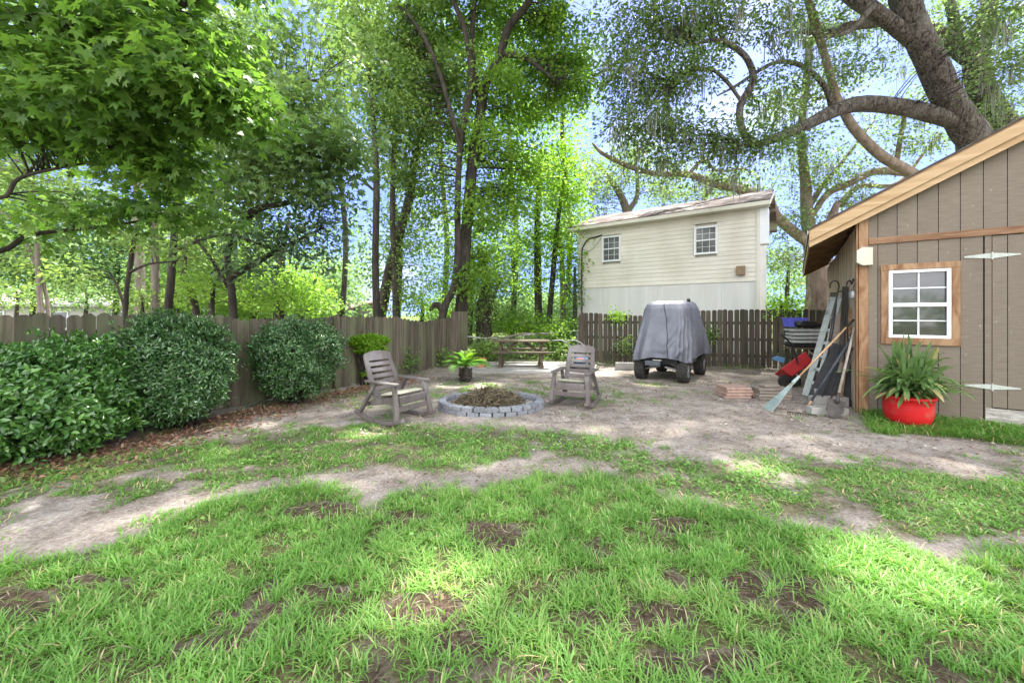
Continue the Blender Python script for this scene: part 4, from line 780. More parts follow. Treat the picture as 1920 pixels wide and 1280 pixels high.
# red pot with strap leaved plant
PC = Vector((5.66, 5.64, .055))
rpot = thing('plant_pot', 'round glossy red plant pot in front of the shed window', 'pot', PC)
MB().lathe([(0, 0), (.19, 0), (.215, .012), (.250, .08), (.268, .17), (.272, .27), (.268, .345), (.280, .352), (.290, .365), (.290, .388), (.280, .40), (.262, .40), (.25, .34), (0, .34)], (0, 0, 0), 48).build('bowl', M['red'], rpot, smooth=True)
MB().lathe([(0, .36), (.15, .355), (.25, .345)], (0, 0, 0), 24).build('potting_soil', M['darkwood'], rpot)
yp = thing('strap_leaf_plant', 'bushy plant of long arching green strap leaves growing in the red pot', 'plant', PC+Vector((0, 0, .34)))
Vs, Fs, As = [], [], []; off = 0
for k in range(390):
    a = random.random()*6.283; el = math.radians(random.choice((2, 14, 26, 38, 50, 62, 74, 82))+random.uniform(-8, 8)); L_ = random.uniform(.46, .82)*(1.0 if el > .4 else .9); w = random.uniform(.014, .029); dr_ = random.uniform(.15, .62)*(1 if el < 1.1 else .5)*(.7 if el < .4 else 1); c0 = Vector((random.gauss(0, .09), random.gauss(0, .09), random.uniform(.04, .28))); cth, sth = math.cos(a), math.sin(a); old = random.random() < .07
    if sth > .3: L_ *= .72
    if el < .35: L_ *= .8
    for q in range(9):
        t_ = q/8; r = L_*t_*math.cos(el)*(1-.15*t_*dr_); z = L_*(t_*math.sin(el)-dr_*t_**2.4); ww = w*(.45+1.9*t_*(1-t_)**.7+.02) if q < 8 else .001; c = c0+Vector((r*cth, r*sth, z)); s0 = Vector((-sth, cth, 0))
        Vs += [c-s0*ww+Vector((0, 0, ww*.5)), c, c+s0*ww+Vector((0, 0, ww*.5))]
    for q in range(8): b = off+q*3; Fs += [(b, b+1, b+4, b+3), (b+1, b+2, b+5, b+4)]; As += [1. if (old and q > 4) else min(.75, max(0, random.gauss(.4, .05)+.0))]*2
    off += 27
V = np.array([tuple(v) for v in Vs])+np.array(yp.location); np_mesh('leaves', V, np.array(Fs), M['l_yucca'], yp, np.array(As), smooth=True)
# ---------------------------------------------------------------- clutter beside the shed
def rod(nm, lab, cat, p0, p1, r, m, n=8): return None
def world_thing(name, label, cat, base, group=None): return thing(name, label, cat, base, 0, group)
# paver stacks
q = gr(1386, 747); t = thing('paver_stack', 'short stack of reddish square pavers on the dirt', 'pavers', (q.x, q.y+.22, 0), -.06)
for k in range(4): MB().box((random.uniform(-.02, .02), random.uniform(-.02, .02), .028+.052*k), (.50-.01*k, .44, .046), Matrix.Rotation(random.gauss(0, .04), 3, 'Z')).build('paver', M['brick'], t, bevel=.006)
for k in range(3): MB().box((.30+.035*k, -.02+.02*k, .075), (.035, .30, .15), Matrix.Rotation(-.5-.1*k, 3, 'Y')).build('paver', M['brick'], t, bevel=.006)
q = gr(1456, 751); t = thing('paver_stack', 'brown stack of long flat slabs beside the green rake', 'pavers', (q.x, q.y+.16, 0), -.1)
for k in range(4): MB().box((random.uniform(-.01, .01), random.uniform(-.01, .01), .03+.058*k), (.57, .30, .05), Matrix.Rotation(random.gauss(0, .02), 3, 'Z')).build('slab', M['plank'], t, bevel=.006)
tag(MB().box((q.x-.05, q.y+.14, .262), (.30, .18, .045), Matrix.Rotation(.12, 3, 'Z')).build('small_slab', M['plank'], bevel=.006), 'small brown slab lying on top of the long slab stack', 'paver')
# leaf rake
A, B = gr(1440, 768), Vector((5.63, 6.50, 1.52)); A.z = .02; t = world_thing('leaf_rake', 'long handled rake with pale green fan head leaning on the shed corner', 'rake', A); d = (B-A).normalized(); side_ = d.cross(Vector((0, 0, 1))).normalized()
K = A+d*.62
MB().tube([K-d*.1, B-d*.16], .0135, 10).build('handle', M['handle'], t, world=True, smooth=True); MB().tube([B-d*.17, B], .0165, 10).build('grip', M['black'], t, world=True, smooth=True)
mb = MB(); up = side_.cross(d)
for k in range(17):
    f = (k/16-.5)*2; e = A+side_*(.135*f)+d*(.03*f*f); mb.beam(K+side_*.02*f, e, .024, .006, up=up); mb.beam(e, e-d*.05+Vector((0, 0, -.035)), .02, .006, up=up)
mb.prism([(-.03, 0), (.03, 0), (.085, -.40), (-.085, -.40)], K-up*.003, side_, d, up*.007); mb.tube([K-d*.03, K+d*.12], [.03, .02], 8); mb.build('fan_head', M['teal'], t, world=True)
# slate pole, shovel, old handles
A, B = gr(1513, 764), Vector((5.665, 6.58, 1.21)); t = world_thing('pole', 'dark slate pole with a bare wooden tip leaning on the shed', 'pole', A); d = (B-A).normalized()
MB().tube([A+d*.14, B], .019, 10).build('shaft', M['slate'], t, world=True, smooth=True); MB().tube([A, A+d*.15], [.017, .015], 8).build('tip', M['handle'], t, world=True, smooth=True)
A, B = gr(1562, 786), Vector((5.60, 6.46, 1.38)); A.z = .02; t = world_thing('shovel', 'shovel with dark blade and old grey handle leaning on the shed corner', 'shovel', A); d = (B-A).normalized(); sd2 = Vector((.8, -.58, 0)); sd2 = (sd2-d*sd2.dot(d)).normalized(); nn_ = sd2.cross(d)
MB().tube([A+d*.30, B], [.02, .0165], 10).build('handle', M['oldhandle'], t, world=True, smooth=True)
mb = MB(); vs = []
for i in range(9):
    for j in range(9): x = (j/8-.5); z = i/8; w = .21*min(1, .25+z*2.2)*(1 if z < .9 else .9); vs.append(A+sd2*x*w+d*(z*.31)-nn_*(.035*(1-4*x*x))*(.4+z*.6))
mb.add(vs, [(i*9+j, i*9+j+1, (i+1)*9+j+1, (i+1)*9+j) for i in range(8) for j in range(8)], .4); mb.tube([A+d*.26, A+d*.42], [.03, .021], 8)
o = mb.build('blade', M['darksteel'], t, world=True, smooth=True); o.modifiers.new('thick', 'SOLIDIFY').thickness = .004
for (px, py, top, lab, m, r) in ((1553, 744, (5.72, 6.70, 1.22), 'pale grey tool handle between the slate pole and the shovel', 'oldhandle', .022), (1567, 742, (5.76, 6.78, .95), 'weathered flat stake leaning behind the concrete blocks', 'oldhandle', .026), (1545, 735, (5.75, 6.9, 1.10), 'thin dark stick leaning low beside the black panels', 'slate', .009)):
    A, B = gr(px, py), Vector(top); tag(MB().tube([A, B], r, 8, wob=.06).build('tool_handle', M[m], origin=A), lab, 'tool handle')
for (px, py, Y0, top, w, th, lab, m) in ((1543, 0, 7.55, (6.28, 7.62, 1.62), .12, .025, 'brown weathered board leaning beside the ladder', 'plank'), (1552, 0, 7.25, (6.05, 7.12, 1.45), .09, .03, 'dark narrow board leaning between the hooks and the slate pole', 'fence_dark'), (1560, 0, 7.1, (5.98, 7.0, .95), .14, .02, 'short grey board tucked low behind the tool handles', 'oldhandle'), (1574, 0, 6.95, (5.9, 6.86, 1.72), .06, .04, 'dark post standing tight against the shed side boards', 'darkwood')):
    A = Vector(((px-960)/F*Y0, Y0, 0)); B = Vector(top); tag(MB().beam(A, B, w, th, up=(-.6, -.8, .1)).build('leaning_board', M[m], origin=A), lab, 'board')
for (px, Y0, top, r, lab) in ((1534, 7.0, (5.86, 6.8, 1.30), .012, 'thin iron bar leaning just left of the slate pole'), (1550, 6.75, (5.72, 6.62, 1.05), .014, 'thin rusty rod crossing behind the shovel handle')):
    A = Vector(((px-960)/F*Y0, Y0, 0)); B = Vector(top); tag(MB().tube([A, B], r, 7).build('iron_bar', M['black' if 'thin iron' in lab else 'bark'], origin=A), lab, 'bar')
# concrete blocks / troughs by the corner
for (px, py, L_, hh, dx, lab, k) in ((1558, 779, .54, .12, 0, 'pale concrete trough block nearest the lawn by the shed corner', 0), (1560, 763, .56, .17, .0, 'grey concrete block behind the pale trough by the shed corner', 1), (1556, 751, .50, .22, .0, 'grey hollow block furthest back under the shovels by the shed corner', 2)):
    q = gr(px, py); mb = MB(); w = .16; q.y += w/2
    for s_ in (-1, 1): mb.box((0, s_*(w/2-.015), hh/2), (L_, .03, hh)); mb.box((s_*(L_/2-.015), 0, hh/2), (.03, w-.06, hh))
    mb.box((0, 0, .02), (L_-.06, w-.06, .04)); R = Matrix.Rotation(-.12, 3, 'Z'); mb.v = [R @ v for v in mb.v]
    o = mb.build('concrete_block', M['concrete'], bevel=.006); o.location = q; tag(o, lab, 'concrete block')
t = thing('rake_head', 'rusty iron rake head lying teeth down on the dirt', 'rake head', gr(1503, 779)); mb = MB(); mb.beam((-.17, .08, .045), (.17, -.08, .03), .02, .016)
for k in range(12): f = k/11; p = Vector((-.17, .08, .04)).lerp(Vector((.17, -.08, .03)), f); mb.beam(p, p+Vector((-.03, -.05, -.035)), .009, .007)
mb.build('teeth', M['bark'], t)
# ladder leaning
A, B = Vector((5.80, 7.80, 0)), Vector((6.72, 8.25, 1.98)); t = world_thing('ladder', 'scuffed pale green folded ladder leaning against the side of the shed', 'ladder', A); d = (B-A).normalized(); sd3 = Vector((.55, -.83, 0)); sd3 = (sd3-d*sd3.dot(d)).normalized(); nn_ = sd3.cross(d)
for s_ in (0, 1): MB().beam(A+sd3*.15*s_, B+sd3*(.12*s_), .11 if not s_ else .07, .04, up=nn_).build('rail', M['ladder'], t, world=True)
mb = MB()
for k in range(1, 7): mb.beam(A+d*.29*k, A+d*.29*k+sd3*.13, .06, .03, up=nn_)
mb.build('rung', M['ladder'], t, world=True); MB().beam(B-d*.02, B+d*.09, .12, .05, up=nn_).build('end_cap', M['fence_dark'], t, world=True)
# dark panels, tall plank
for (a, b, w, h, lab) in (((5.70, 7.35), (6.14, 7.30), .34, 1.02, 'black panel leaning beside the ladder'), ((5.80, 7.0), (6.02, 7.05), .36, 1.03, 'black panel leaning nearest the shed corner')):
    A = Vector((*a, 0)); n_ = Vector((-.62, -.78, 0)); top = Vector((*b, h)); d = (top-A); x = Vector((.78, -.62, 0)); x = (x-d.normalized()*x.dot(d.normalized())).normalized(); nn_ = x.cross(d).normalized()
    mb = MB(); mb.prism([(0, 0), (w, 0), (w, d.length), (0, d.length)], A-x*w/2, x, d.normalized(), nn_*.02); tag(mb.build('dark_panel', M['black'], origin=A, bevel=.004), lab, 'panel')
A, B = Vector((6.02, 7.20, 0)), Vector((6.22, 7.30, 2.12)); tag(MB().beam(A, B, .17, .035, up=(.58, .81, 0)).build('tall_plank', M['fence_dark'], origin=A), 'tall dark plank standing against the shed side wall', 'plank')
# shepherd hooks
def hook(pts, lab):
    A = pts[0]; t = thing('shepherd_hook', lab, 'garden hook', A.xy.to_3d(), 0, 'black shepherd hooks leaning on the shed'); MB().tube([p[:] for p in spline([tuple(q) for q in pts], 6)], .011, 8).build('rod', M['black'], t, smooth=True, world=True)
hook([at(1552, 668, 7.0), at(1563, 610, 7.0), at(1569, 560, 7.0), at(1573, 537, 7.0), at(1570, 528, 7.0), at(1563, 527, 7.0), at(1557, 532, 7.0), at(1556, 540, 7.0)], 'black shepherd hook with curled tip leaning furthest left')
hook([at(1583, 700, 6.75), at(1584, 620, 6.75), at(1584, 560, 6.75), at(1581, 549, 6.75), at(1576, 546, 6.75), at(1571, 550, 6.75), at(1567, 570, 6.75), at(1561, 600, 6.75), at(1554, 640, 6.75)], 'black shepherd hook bent over in a tall narrow arch')
hook([at(1590, 640, 6.6), at(1587, 580, 6.6), at(1587, 540, 6.6), at(1589, 529, 6.6), at(1594, 526, 6.6), at(1597, 533, 6.6), at(1600, 523, 6.6), at(1603, 530, 6.6), at(1601, 538, 6.6)], 'black shepherd hook with double curl holding the grey feeder')
q = at(1600, 553, 6.52); t = thing('bird_feeder', 'small grey feeder hanging from the double shepherd hook', 'bird feeder', q); MB().lathe([(0, -.08), (.05, -.075), (.06, -.03), (.058, .05), (.035, .075), (.01, .085), (0, .085)], (0, 0, 0), 16).build('body', M['steel'], t, smooth=True); MB().tube([(0, 0, .08), (0, 0, .14)], .004, 5).build('hanger', M['black'], t)
# stand with folded pads, bag and blue bin near the picket fence
ST = at(1505, 648, 9.6); ST.z = 0; t = thing('work_stand', 'wooden stand holding the stack of grey pads by the picket fence', 'stand', ST, -.2)
MB().box((0, 0, .80), (.78, .46, .045)).build('top', M['picnic'], t)
for x in (-.32, .32):
    for y in (-.18, .18): MB().beam((x*1.05, y, 0), (x*.9, y, .78), .05, .04, up=(0, 1, 0)).build('leg', M['fence_dark'], t)
MB().beam((.02, -.26, .72), (.46, -.3, .36), .09, .03).build('brace', M['brick'], t); MB().beam((-.3, -.22, .62), (.5, -.24, .32), .06, .04).build('brace', M['picnic'], t)
for k in range(5):
    lab = ['lowest grey folded pad on the wooden stand', 'second grey folded pad up from the wooden stand', 'middle grey folded pad in the pile on the stand', 'fourth grey folded pad up in the pile on the stand', 'top grey folded pad directly under the black bag'][k]
    mb = MB(); n = 14; w, hgt = .68-.06*(k % 2), .066; prof = [(-w/2+.02, -hgt/2), (w/2-.03, -hgt/2), (w/2, -hgt/4), (w/2, hgt/4), (w/2-.03, hgt/2), (-w/2+.02, hgt/2), (-w/2, 0)]
    mb.prism(prof, (0, -.22, 0), (1, 0, 0), (0, 0, 1), (0, .44, 0)); R = Matrix.Rotation(-.2+random.gauss(0, .05), 3, 'Z') @ Matrix.Rotation(random.gauss(0, .015), 3, 'Y'); mb.v = [R @ v for v in mb.v]
    o = mb.build('folded_pad', M['grey'] if k != 0 else M['black'], bevel=.012); o.location = (ST.x+random.gauss(0, .012), ST.y, .868+.09*k); tag(o, lab if k else 'black folded pad lowest on the wooden stand', 'pad', 'folded pads piled on the stand')
def blobmesh(name, c, r, m, lab, cat, seed):
    vs = []; n = 24; mb = MB()
    for i in range(13):
        th = math.pi*i/12
        for j in range(n):
            a = 2*math.pi*j/n; f = lambda v: math.copysign(abs(v)**.55, v); x, y, z = math.sin(th)*math.cos(a), math.sin(th)*math.sin(a), math.cos(th); k = 1+.10*(fbm(np.array([x*1.5+9]), np.array([y*1.5+z*2+9]), 2.2, seed, 3)[0]-.5)*2
            vs.append((f(x)*r[0]*k, f(y)*r[1]*k, f(z)*r[2]*k*(1-.3*(x > .2))))
    mb.add(vs, [(i*n+j, i*n+(j+1) % n, (i+1)*n+(j+1) % n, (i+1)*n+j) for i in range(12) for j in range(n)]); mb.f = [f[::-1] for f in mb.f]
    o = mb.build(name, m, smooth=True); o.location = c; o.rotation_euler = (0, .06, -.2); return tag(o, lab, cat)
blobmesh('bag', (ST.x+.07, ST.y-.02, 1.365), (.31, .2, .085), M['black'], 'slumped black bag lying on the pile of grey pads', 'bag', 5)
t = thing('storage_bin', 'open blue plastic bin on the left of the pad pile', 'bin', (ST.x-.12, ST.y+.10, 1.31), -.2); mb = MB()
for s_ in (-1, 1): mb.prism([(-.17, 0), (.17, 0), (.20, .20), (-.20, .20)], (0, s_*.15, 0), (1, 0, 0), (0, s_*.12, 1), (0, .008*s_, 0)); mb.prism([(-.15, 0), (.15, 0), (.174, .20), (-.174, .20)], (s_*.17, 0, 0), (0, 1, 0), (s_*.16, 0, 1), (.008*s_, 0, 0))
mb.box((0, 0, .006), (.34, .3, .012)); mb.build('body', M['blue'], t); mb = MB()
for s_ in (-1, 1): mb.box((0, s_*.18, .205), (.44, .025, .025)); mb.box((s_*.21, 0, .205), (.025, .34, .025))
mb.build('rim', M['blue'], t)
# red wheelbarrow / garden cart tipped on end with black handle
RC = at(1488, 720, 8.9); RC.z = 0; t = thing('garden_cart', 'red tipped up garden cart with black handle in front of the picket fence', 'cart', RC, 0)
mb = MB(); Rr = Matrix.Rotation(-.62, 3, 'Y') @ Matrix.Rotation(-.5, 3, 'X')
def pan(z0, z1, a, b, c, d): return [(-a, -b, z0), (a, -b, z0), (a, b, z0), (-a, b, z0), (-c, -d, z1), (c, -d, z1), (c, d, z1), (-c, d, z1)]
mb.add([Rr @ Vector(v)+Vector((.02, 0, .42)) for v in pan(-.13, .13, .28, .2, .34, .25)], [(3, 2, 1, 0), (0, 1, 5, 4), (1, 2, 6, 5), (2, 3, 7, 6), (3, 0, 4, 7), (4, 5, 6, 7)]); mb.build('tray', M['redpaint'], t, bevel=.025)
for x in (-.30, -.08): MB().tube([(x, -.17, .13), (x, -.10, .13)], .13, 20).build('wheel', M['rubber'], t)
MB().beam((-.32, -.12, .13), (-.02, -.12, .15), .025, .025).build('axle', M['steel'], t)
MB().tube([p[:] for p in spline([(.0, -.2, .05), (-.06, -.18, .62), (-.20, -.16, .98), (-.40, -.15, 1.18)], 5)], .019, 8).build('handle', M['black'], t, smooth=True)
t = thing('hand_spreader', 'small faded blue garden tool propped behind the cart handle', 'garden tool', at(1462, 676, 9.3)); mb = MB(); mb.prism([(-.13, .02), (.10, -.05), (.13, .07), (-.02, .10), (-.15, .06)], (0, 0, 0), (1, 0, 0), (0, 0, 1), (0, .06, 0)); mb.build('blade', M['sky_blue'], t); MB().tube([(0, .03, -.02), (.12, .05, -t.location.z)], .012, 6).build('handle', M['oldhandle'], t)
# ---------------------------------------------------------------- shrubs
def shrub(name, label, base, ells, n, size, leafm, T, stems=True, cat='shrub', up=.5, rosette=5, shell=6):
    """dense shell of leaf rosettes facing outwards, with stems inside"""
    t = thing(name, label, cat, (base[0], base[1], 0)); tot = sum(e[2] for e in ells); P, NRM, VV = [], [], []
    for c, r, wt in ells:
        k = int(n*wt/tot); u = unit(rng.normal(0, 1, (k, 3))); rad = rng.random((k, 1))**(1/shell)
        ph = fbm(u[:, 0]*2+c[0]*3+5, u[:, 1]*2+u[:, 2]*2.3+7, 1.6, int(abs(c[0])*10)+3, 3); rad = rad*(.60+.76*ph)[:, None]*np.where(rng.random((k, 1)) < .06, rng.uniform(1.04, 1.24, (k, 1)), 1)
        P.append(np.array(c)+u*rad*np.array(r)); NRM.append(unit(u/np.array(r))); VV.append(ph)
    P, NRM, VV = np.concatenate(P), np.concatenate(NRM), np.concatenate(VV); ok = P[:, 2] > .10; P, NRM, VV = P[ok], NRM[ok], VV[ok]
    k = rosette; p = np.repeat(P, k, 0)+rng.normal(0, size*.28, (len(P)*k, 3)); n_ = np.repeat(NRM, k, 0)
    ax = rng.normal(0, .8, p.shape)+n_*.55; ax[:, 2] += .1; nr = n_*.9+rng.normal(0, .45, p.shape); nr[:, 2] += up
    var = np.clip(np.repeat(np.clip((VV-.3)*1.4, 0, 1), k)*.35+.65*rng.random(len(p))**1.4, 0, 1)
    V, Fc, va = leaves(p, ax, nr, size*rng.uniform(.65, 1.2, len(p)), T, var); np_mesh('foliage', V, Fc, leafm, t, va)
    mb = MB()
    for q in range(46):
        e = random.choice(ells); u = Vector((random.gauss(0, 1), random.gauss(0, 1), abs(random.gauss(0, .7)))).normalized(); c = Vector(e[0]); r = e[1]; tip = c+Vector((u.x*r[0], u.y*r[1], u.z*r[2]))*.86
        b = Vector((base[0]+random.gauss(0, .08)+.55*(c.x-base[0]), base[1]+random.gauss(0, .08)+.55*(c.y-base[1]), -.03)); m_ = b.lerp(tip, .5)+Vector((random.gauss(0, .05), random.gauss(0, .05), .06)); mb.tube([b, m_, tip], [.016, .011, .004], 5)
    mb.build('stems', M['bark'], t, world=True, smooth=True); return t
shrub('evergreen_shrub', 'big glossy green shrub spreading along the left fence, nearest the lawn', (-5.2, 4.55), [((-5.38, 4.75, .68), (.70, .66, .64), 3), ((-5.5, 4.35, .60), (.85, .75, .64), 3), ((-5.15, 4.62, .38), (.50, .5, .36), 1.2), ((-6.0, 3.8, .7), (.8, .8, .75), 2)], 9500, .07, M['l_shrub'], T_fold(.23))
shrub('evergreen_shrub', 'large rounded glossy shrub, middle of the three dark shrubs on the left fence', (-4.62, 5.85), [((-4.90, 5.70, .86), (.78, .60, .68), 4), ((-4.56, 5.55, .66), (.46, .42, .45), 1.3), ((-4.95, 5.5, .55), (.7, .55, .5), 1.4)], 9000, .064, M['l_shrub2'], T_fold(.19))
shrub('evergreen_shrub', 'round ball clipped dark shrub standing alone before the plank fence', (-3.93, 7.15), [((-3.93, 7.2, .86), (.74, .60, .66), 5), ((-3.95, 7.15, .5), (.62, .55, .42), 1.5)], 6000, .052, M['l_shrub2'], T_fold(.22))
shrub('lime_shrub', 'small lime green shrub with a flat top on bare stems by the fence', (-3.28, 9.15), [((-3.36, 9.2, .98), (.46, .36, .13), 4), ((-3.28, 9.1, .80), (.30, .26, .12), 1.4), ((-3.36, 9.1, .24), (.10, .1, .06), .25)], 1500, .062, M['l_lime'], T_fold(.27), up=1)
for (x, y, zz, r, lab) in ((-2.66, 10.7, .35, .28, 'green sprig growing up the plank fence beyond the sideways chair'), (-2.15, 12.2, .30, .38, 'dark ivy clump at the foot of the fence end panel'), (6.05, 12.12, 1.02, .30, 'green creeper clinging halfway up the picket fence right of the cart'), (3.35, 12.95, 1.55, .24, 'bright creeper tuft on top of the picket fence left of the cart'), (7.9, 11.55, 1.78, .42, 'leafy creeper lying over the picket fence above the blue bin'), (3.62, 12.85, .6, .30, 'creeper climbing the picket fence close behind the cart')):
    t = thing('creeper', lab, 'creeper', (x, y, 0)); cc = np.array([(x+random.gauss(0, r*.5), y-.10+random.gauss(0, .05), max(.06, zz+random.gauss(0, r*.45))) for _ in range(14)])
    p, ax, nr, var = clump_leaves(cc, .10, 16, 1, .3, .4); nr[:, 1] -= .6; V, Fc, va = leaves(p, ax, nr, rng.uniform(.05, .10, len(p)), T_fold(.3), var); np_mesh('leaves', V, Fc, M['l_mid'] if 'bright' not in lab and 'over' not in lab else M['l_lime'], t, va)
    MB().tube([(x, y-.06, 0), (x+.05, y-.07, zz*.5), (x, y-.06, zz)], .008, 5).build('vine', M['bark'], t, world=True)
# low weeds along the fence foot
pos = []
for a, b in zip(LF[2:-1], LF[3:]):
    for k in range(9):
        f = random.random(); pos.append((a[0]+(b[0]-a[0])*f+random.uniform(.1, .45), a[1]+(b[1]-a[1])*f, .03))
for k in range(70): x = random.uniform(1.9, 8.5); pos.append((x, 13.1-.27*(x-2.3)-random.uniform(.05, .45), .03))
for k in range(60): x = random.uniform(-2, 2.4); pos.append((x, random.uniform(13.3, 14.2), .1))
for k in range(22): pos.append((random.uniform(-5.6, -3.2)*1.0, random.uniform(3.6, 4.5), .02))
p, ax, nr, var = clump_leaves(np.array(pos), .10, 14, .5, -.1, .8); V, Fc, va = leaves(p, ax, nr, rng.uniform(.03, .07, len(p)), T_fold(.28), var)
tag(np_mesh('weeds', V, Fc, M['l_mid'], None, va), 'small broad leaved weeds growing along the foot of the fences', 'weeds', kind='stuff')

# ---------------------------------------------------------------- trees
STAR, FOLD, RH = T_star(), T_fold(.2), T_rhomb(.31)
# near maple overhanging from the left
make_tree('maple_tree', 'near maple with big lobed leaves sweeping in from the upper left', [
    [(-330, 700, 4.6, 210), (-320, 300, 4.6, 180), (-300, -100, 4.5, 150), (-260, -600, 4.4, 100)],
    [(-300, 80, 4.5, 60), (-80, 20, 4.4, 34), (120, 45, 4.3, 22), (230, 75, 4.3, 16), (420, 130, 4.3, 8)],
    [(-300, 240, 4.5, 50), (-120, 330, 4.6, 22), (0, 370, 4.7, 12), (35, 335, 4.8, 10), (110, 315, 4.8, 7), (200, 300, 4.9, 4)],
    [(-310, 380, 4.6, 50), (-120, 460, 5.2, 24), (0, 470, 5.6, 15), (60, 440, 5.7, 12), (190, 425, 5.9, 8), (330, 405, 6.0, 4)],
    [(-300, -60, 4.5, 60), (0, -120, 4.0, 40), (200, -80, 4.0, 26), (330, 20, 4.1, 12)]],
    [blob(90, 60, 4.3, 170, 90, .8, 50), blob(300, 60, 4.3, 130, 80, .7, 50), blob(380, 150, 4.3, 90, 60, .6, 40), blob(240, 200, 4.4, 140, 60, .7, 50), blob(60, 190, 4.5, 110, 50, .7, 34), blob(460, 215, 4.5, 60, 40, .5, 20), blob(270, 300, 4.9, 140, 30, .6, 26), blob(60, 255, 4.8, 90, 24, .6, 12), blob(190, 400, 5.6, 120, 30, .6, 20), blob(20, 425, 5.6, 60, 16, .5, 6), blob(340, 385, 5.8, 90, 45, .5, 22), blob(150, -260, 3.8, 420, 190, 1.6, 150), blob(-350, -100, 4.2, 220, 200, 1.2, 50), blob(330, 330, 5.0, 60, 40, .4, 14)],
    M['bark'], M['l_maple'],   .108, 27, .26, STAR, flat=.36, droop=.75, up=1.2, twig=.009, thin=.85, crown_name='crown')
make_tree('maple_tree', 'darker maple behind the near one, hanging over the middle of the plank fence', [
    [(313, 600, 9.2, 18), (321, 520, 9.2, 16), (330, 400, 9.2, 14), (345, 250, 9, 22), (360, 60, 9, 18), (370, -150, 9, 12)],
    [(330, 420, 9.2, 16), (430, 330, 8.6, 12), (520, 290, 8.3, 8), (640, 300, 8.2, 4)], [(345, 260, 9, 14), (470, 170, 8.4, 10), (600, 150, 8.2, 5)], [(325, 470, 9.2, 10), (420, 440, 8.6, 7), (520, 470, 8.4, 4)]],
    [blob(560, 200, 8.2, 110, 60, .8, 44), blob(640, 275, 8.2, 90, 45, .7, 38), blob(520, 300, 8.3, 100, 50, .7, 40), blob(430, 250, 8.6, 90, 60, .8, 34), blob(560, 345, 8.3, 100, 40, .6, 32), blob(470, 90, 8.6, 110, 80, .9, 40), blob(440, 350, 8.7, 70, 50, .6, 20), blob(620, 80, 8.8, 80, 70, .9, 24)],
    M['bark'], M['l_maple2'], .125, 27, .36, STAR, flat=.4, droop=.5, up=1.1, twig=.006)
make_tree('bay_tree', 'bay tree with long pointed grey green leaves above the ball shrub', [
    [(438, 600, 8.9, 17), (434, 540, 8.9, 15), (428, 470, 8.9, 12), (470, 400, 8.6, 16), (540, 380, 8.4, 10)], [(432, 520, 8.9, 16), (520, 470, 8.6, 10), (600, 430, 8.4, 5)], [(430, 540, 8.9, 10), (385, 470, 8.8, 7), (350, 430, 8.8, 4)]],
    [blob(520, 450, 8.4, 95, 45, .5, 46), blob(590, 400, 8.4, 70, 45, .5, 32), blob(470, 505, 8.5, 60, 30, .4, 18), blob(600, 480, 8.4, 50, 35, .4, 16), blob(440, 420, 8.6, 60, 40, .5, 20), blob(640, 430, 8.5, 30, 30, .4, 8)],
    M['bark'], M['l_mag'], .15, 16, .22, FOLD, flat=.6, droop=.25, up=.8, twig=.005)
# twin trunks at the fence corner
make_tree('oak_tree', 'tall dark trunked tree leaning right behind the fence corner', [
    [(862, 610, 14, 25), (869, 530, 14, 22), (874, 440, 14, 21), (880, 370, 14, 21), (888, 290, 14, 20), (900, 220, 14, 19), (912, 150, 14, 18), (935, 110, 14, 16), (955, 50, 13.8, 15), (990, 5, 13.6, 13), (1030, -90, 13.4, 14)],
    [(905, 200, 14, 18), (890, 140, 14, 14), (885, 80, 14, 10), (892, -20, 14, 8)], [(940, 100, 14, 14), (985, 110, 13.8, 9), (1040, 150, 13.6, 5)]],
    [blob(960, 60, 14.9, 110, 80, 1.2, 50), blob(1050, 60, 14.7, 70, 80, 1.2, 40), blob(1030, 170, 14.7, 90, 80, 1.1, 54), blob(960, 200, 15.1, 80, 80, 1.1, 40), blob(1085, 140, 14.7, 50, 60, .9, 22), blob(980, 330, 14.9, 80, 80, 1, 40), blob(920, 330, 14.8, 55, 120, .6, 36), blob(900, 480, 14.9, 50, 70, .6, 22), blob(860, 60, 15.1, 80, 80, 1.1, 34), blob(895, 400, 13.3, 26, 60, .3, 9), blob(905, 260, 13.2, 30, 40, .3, 7), blob(885, 520, 13.5, 22, 40, .3, 7), blob(940, 130, 13.2, 40, 50, .3, 9), blob(960, -90, 14.1, 220, 110, 2, 60)],
    M['bark'], M['l_bright'], .165, 74, .34, RH, twig=.010, up=.7)
make_tree('oak_tree', 'slimmer crooked tree forking just left of the leaning dark trunk', [
    [(828, 600, 13.6, 15), (836, 570, 13.6, 14), (852, 535, 13.6, 13), (858, 470, 13.6, 12), (858, 380, 13.6, 12), (862, 290, 13.6, 11), (872, 220, 13.6, 13), (884, 150, 13.6, 11), (872, 60, 13.6, 10), (846, -10, 13.6, 9), (820, -100, 13.6, 6)],
    [(866, 285, 13.6, 11), (845, 210, 13.4, 9), (825, 140, 13.4, 9), (795, 70, 13.4, 8), (760, 20, 13.3, 5)], [(832, 585, 13.6, 14), (818, 570, 13.5, 10), (806, 582, 13.5, 5)]],
    [blob(790, 110, 14.3, 80, 80, 1, 44), blob(850, 150, 14.4, 70, 70, 1, 36), blob(760, 210, 14.3, 70, 60, 1, 34), blob(830, 260, 14.5, 70, 60, .8, 30), blob(790, 330, 14.7, 60, 50, .8, 20), blob(800, 420, 14.7, 50, 50, .7, 13), blob(760, 20, 14.1, 90, 70, 1, 36), blob(840, -90, 13.7, 160, 110, 1.6, 50)],
    M['bark'], M['l_mid'], .16, 70, .34, RH, twig=.009, up=.7)
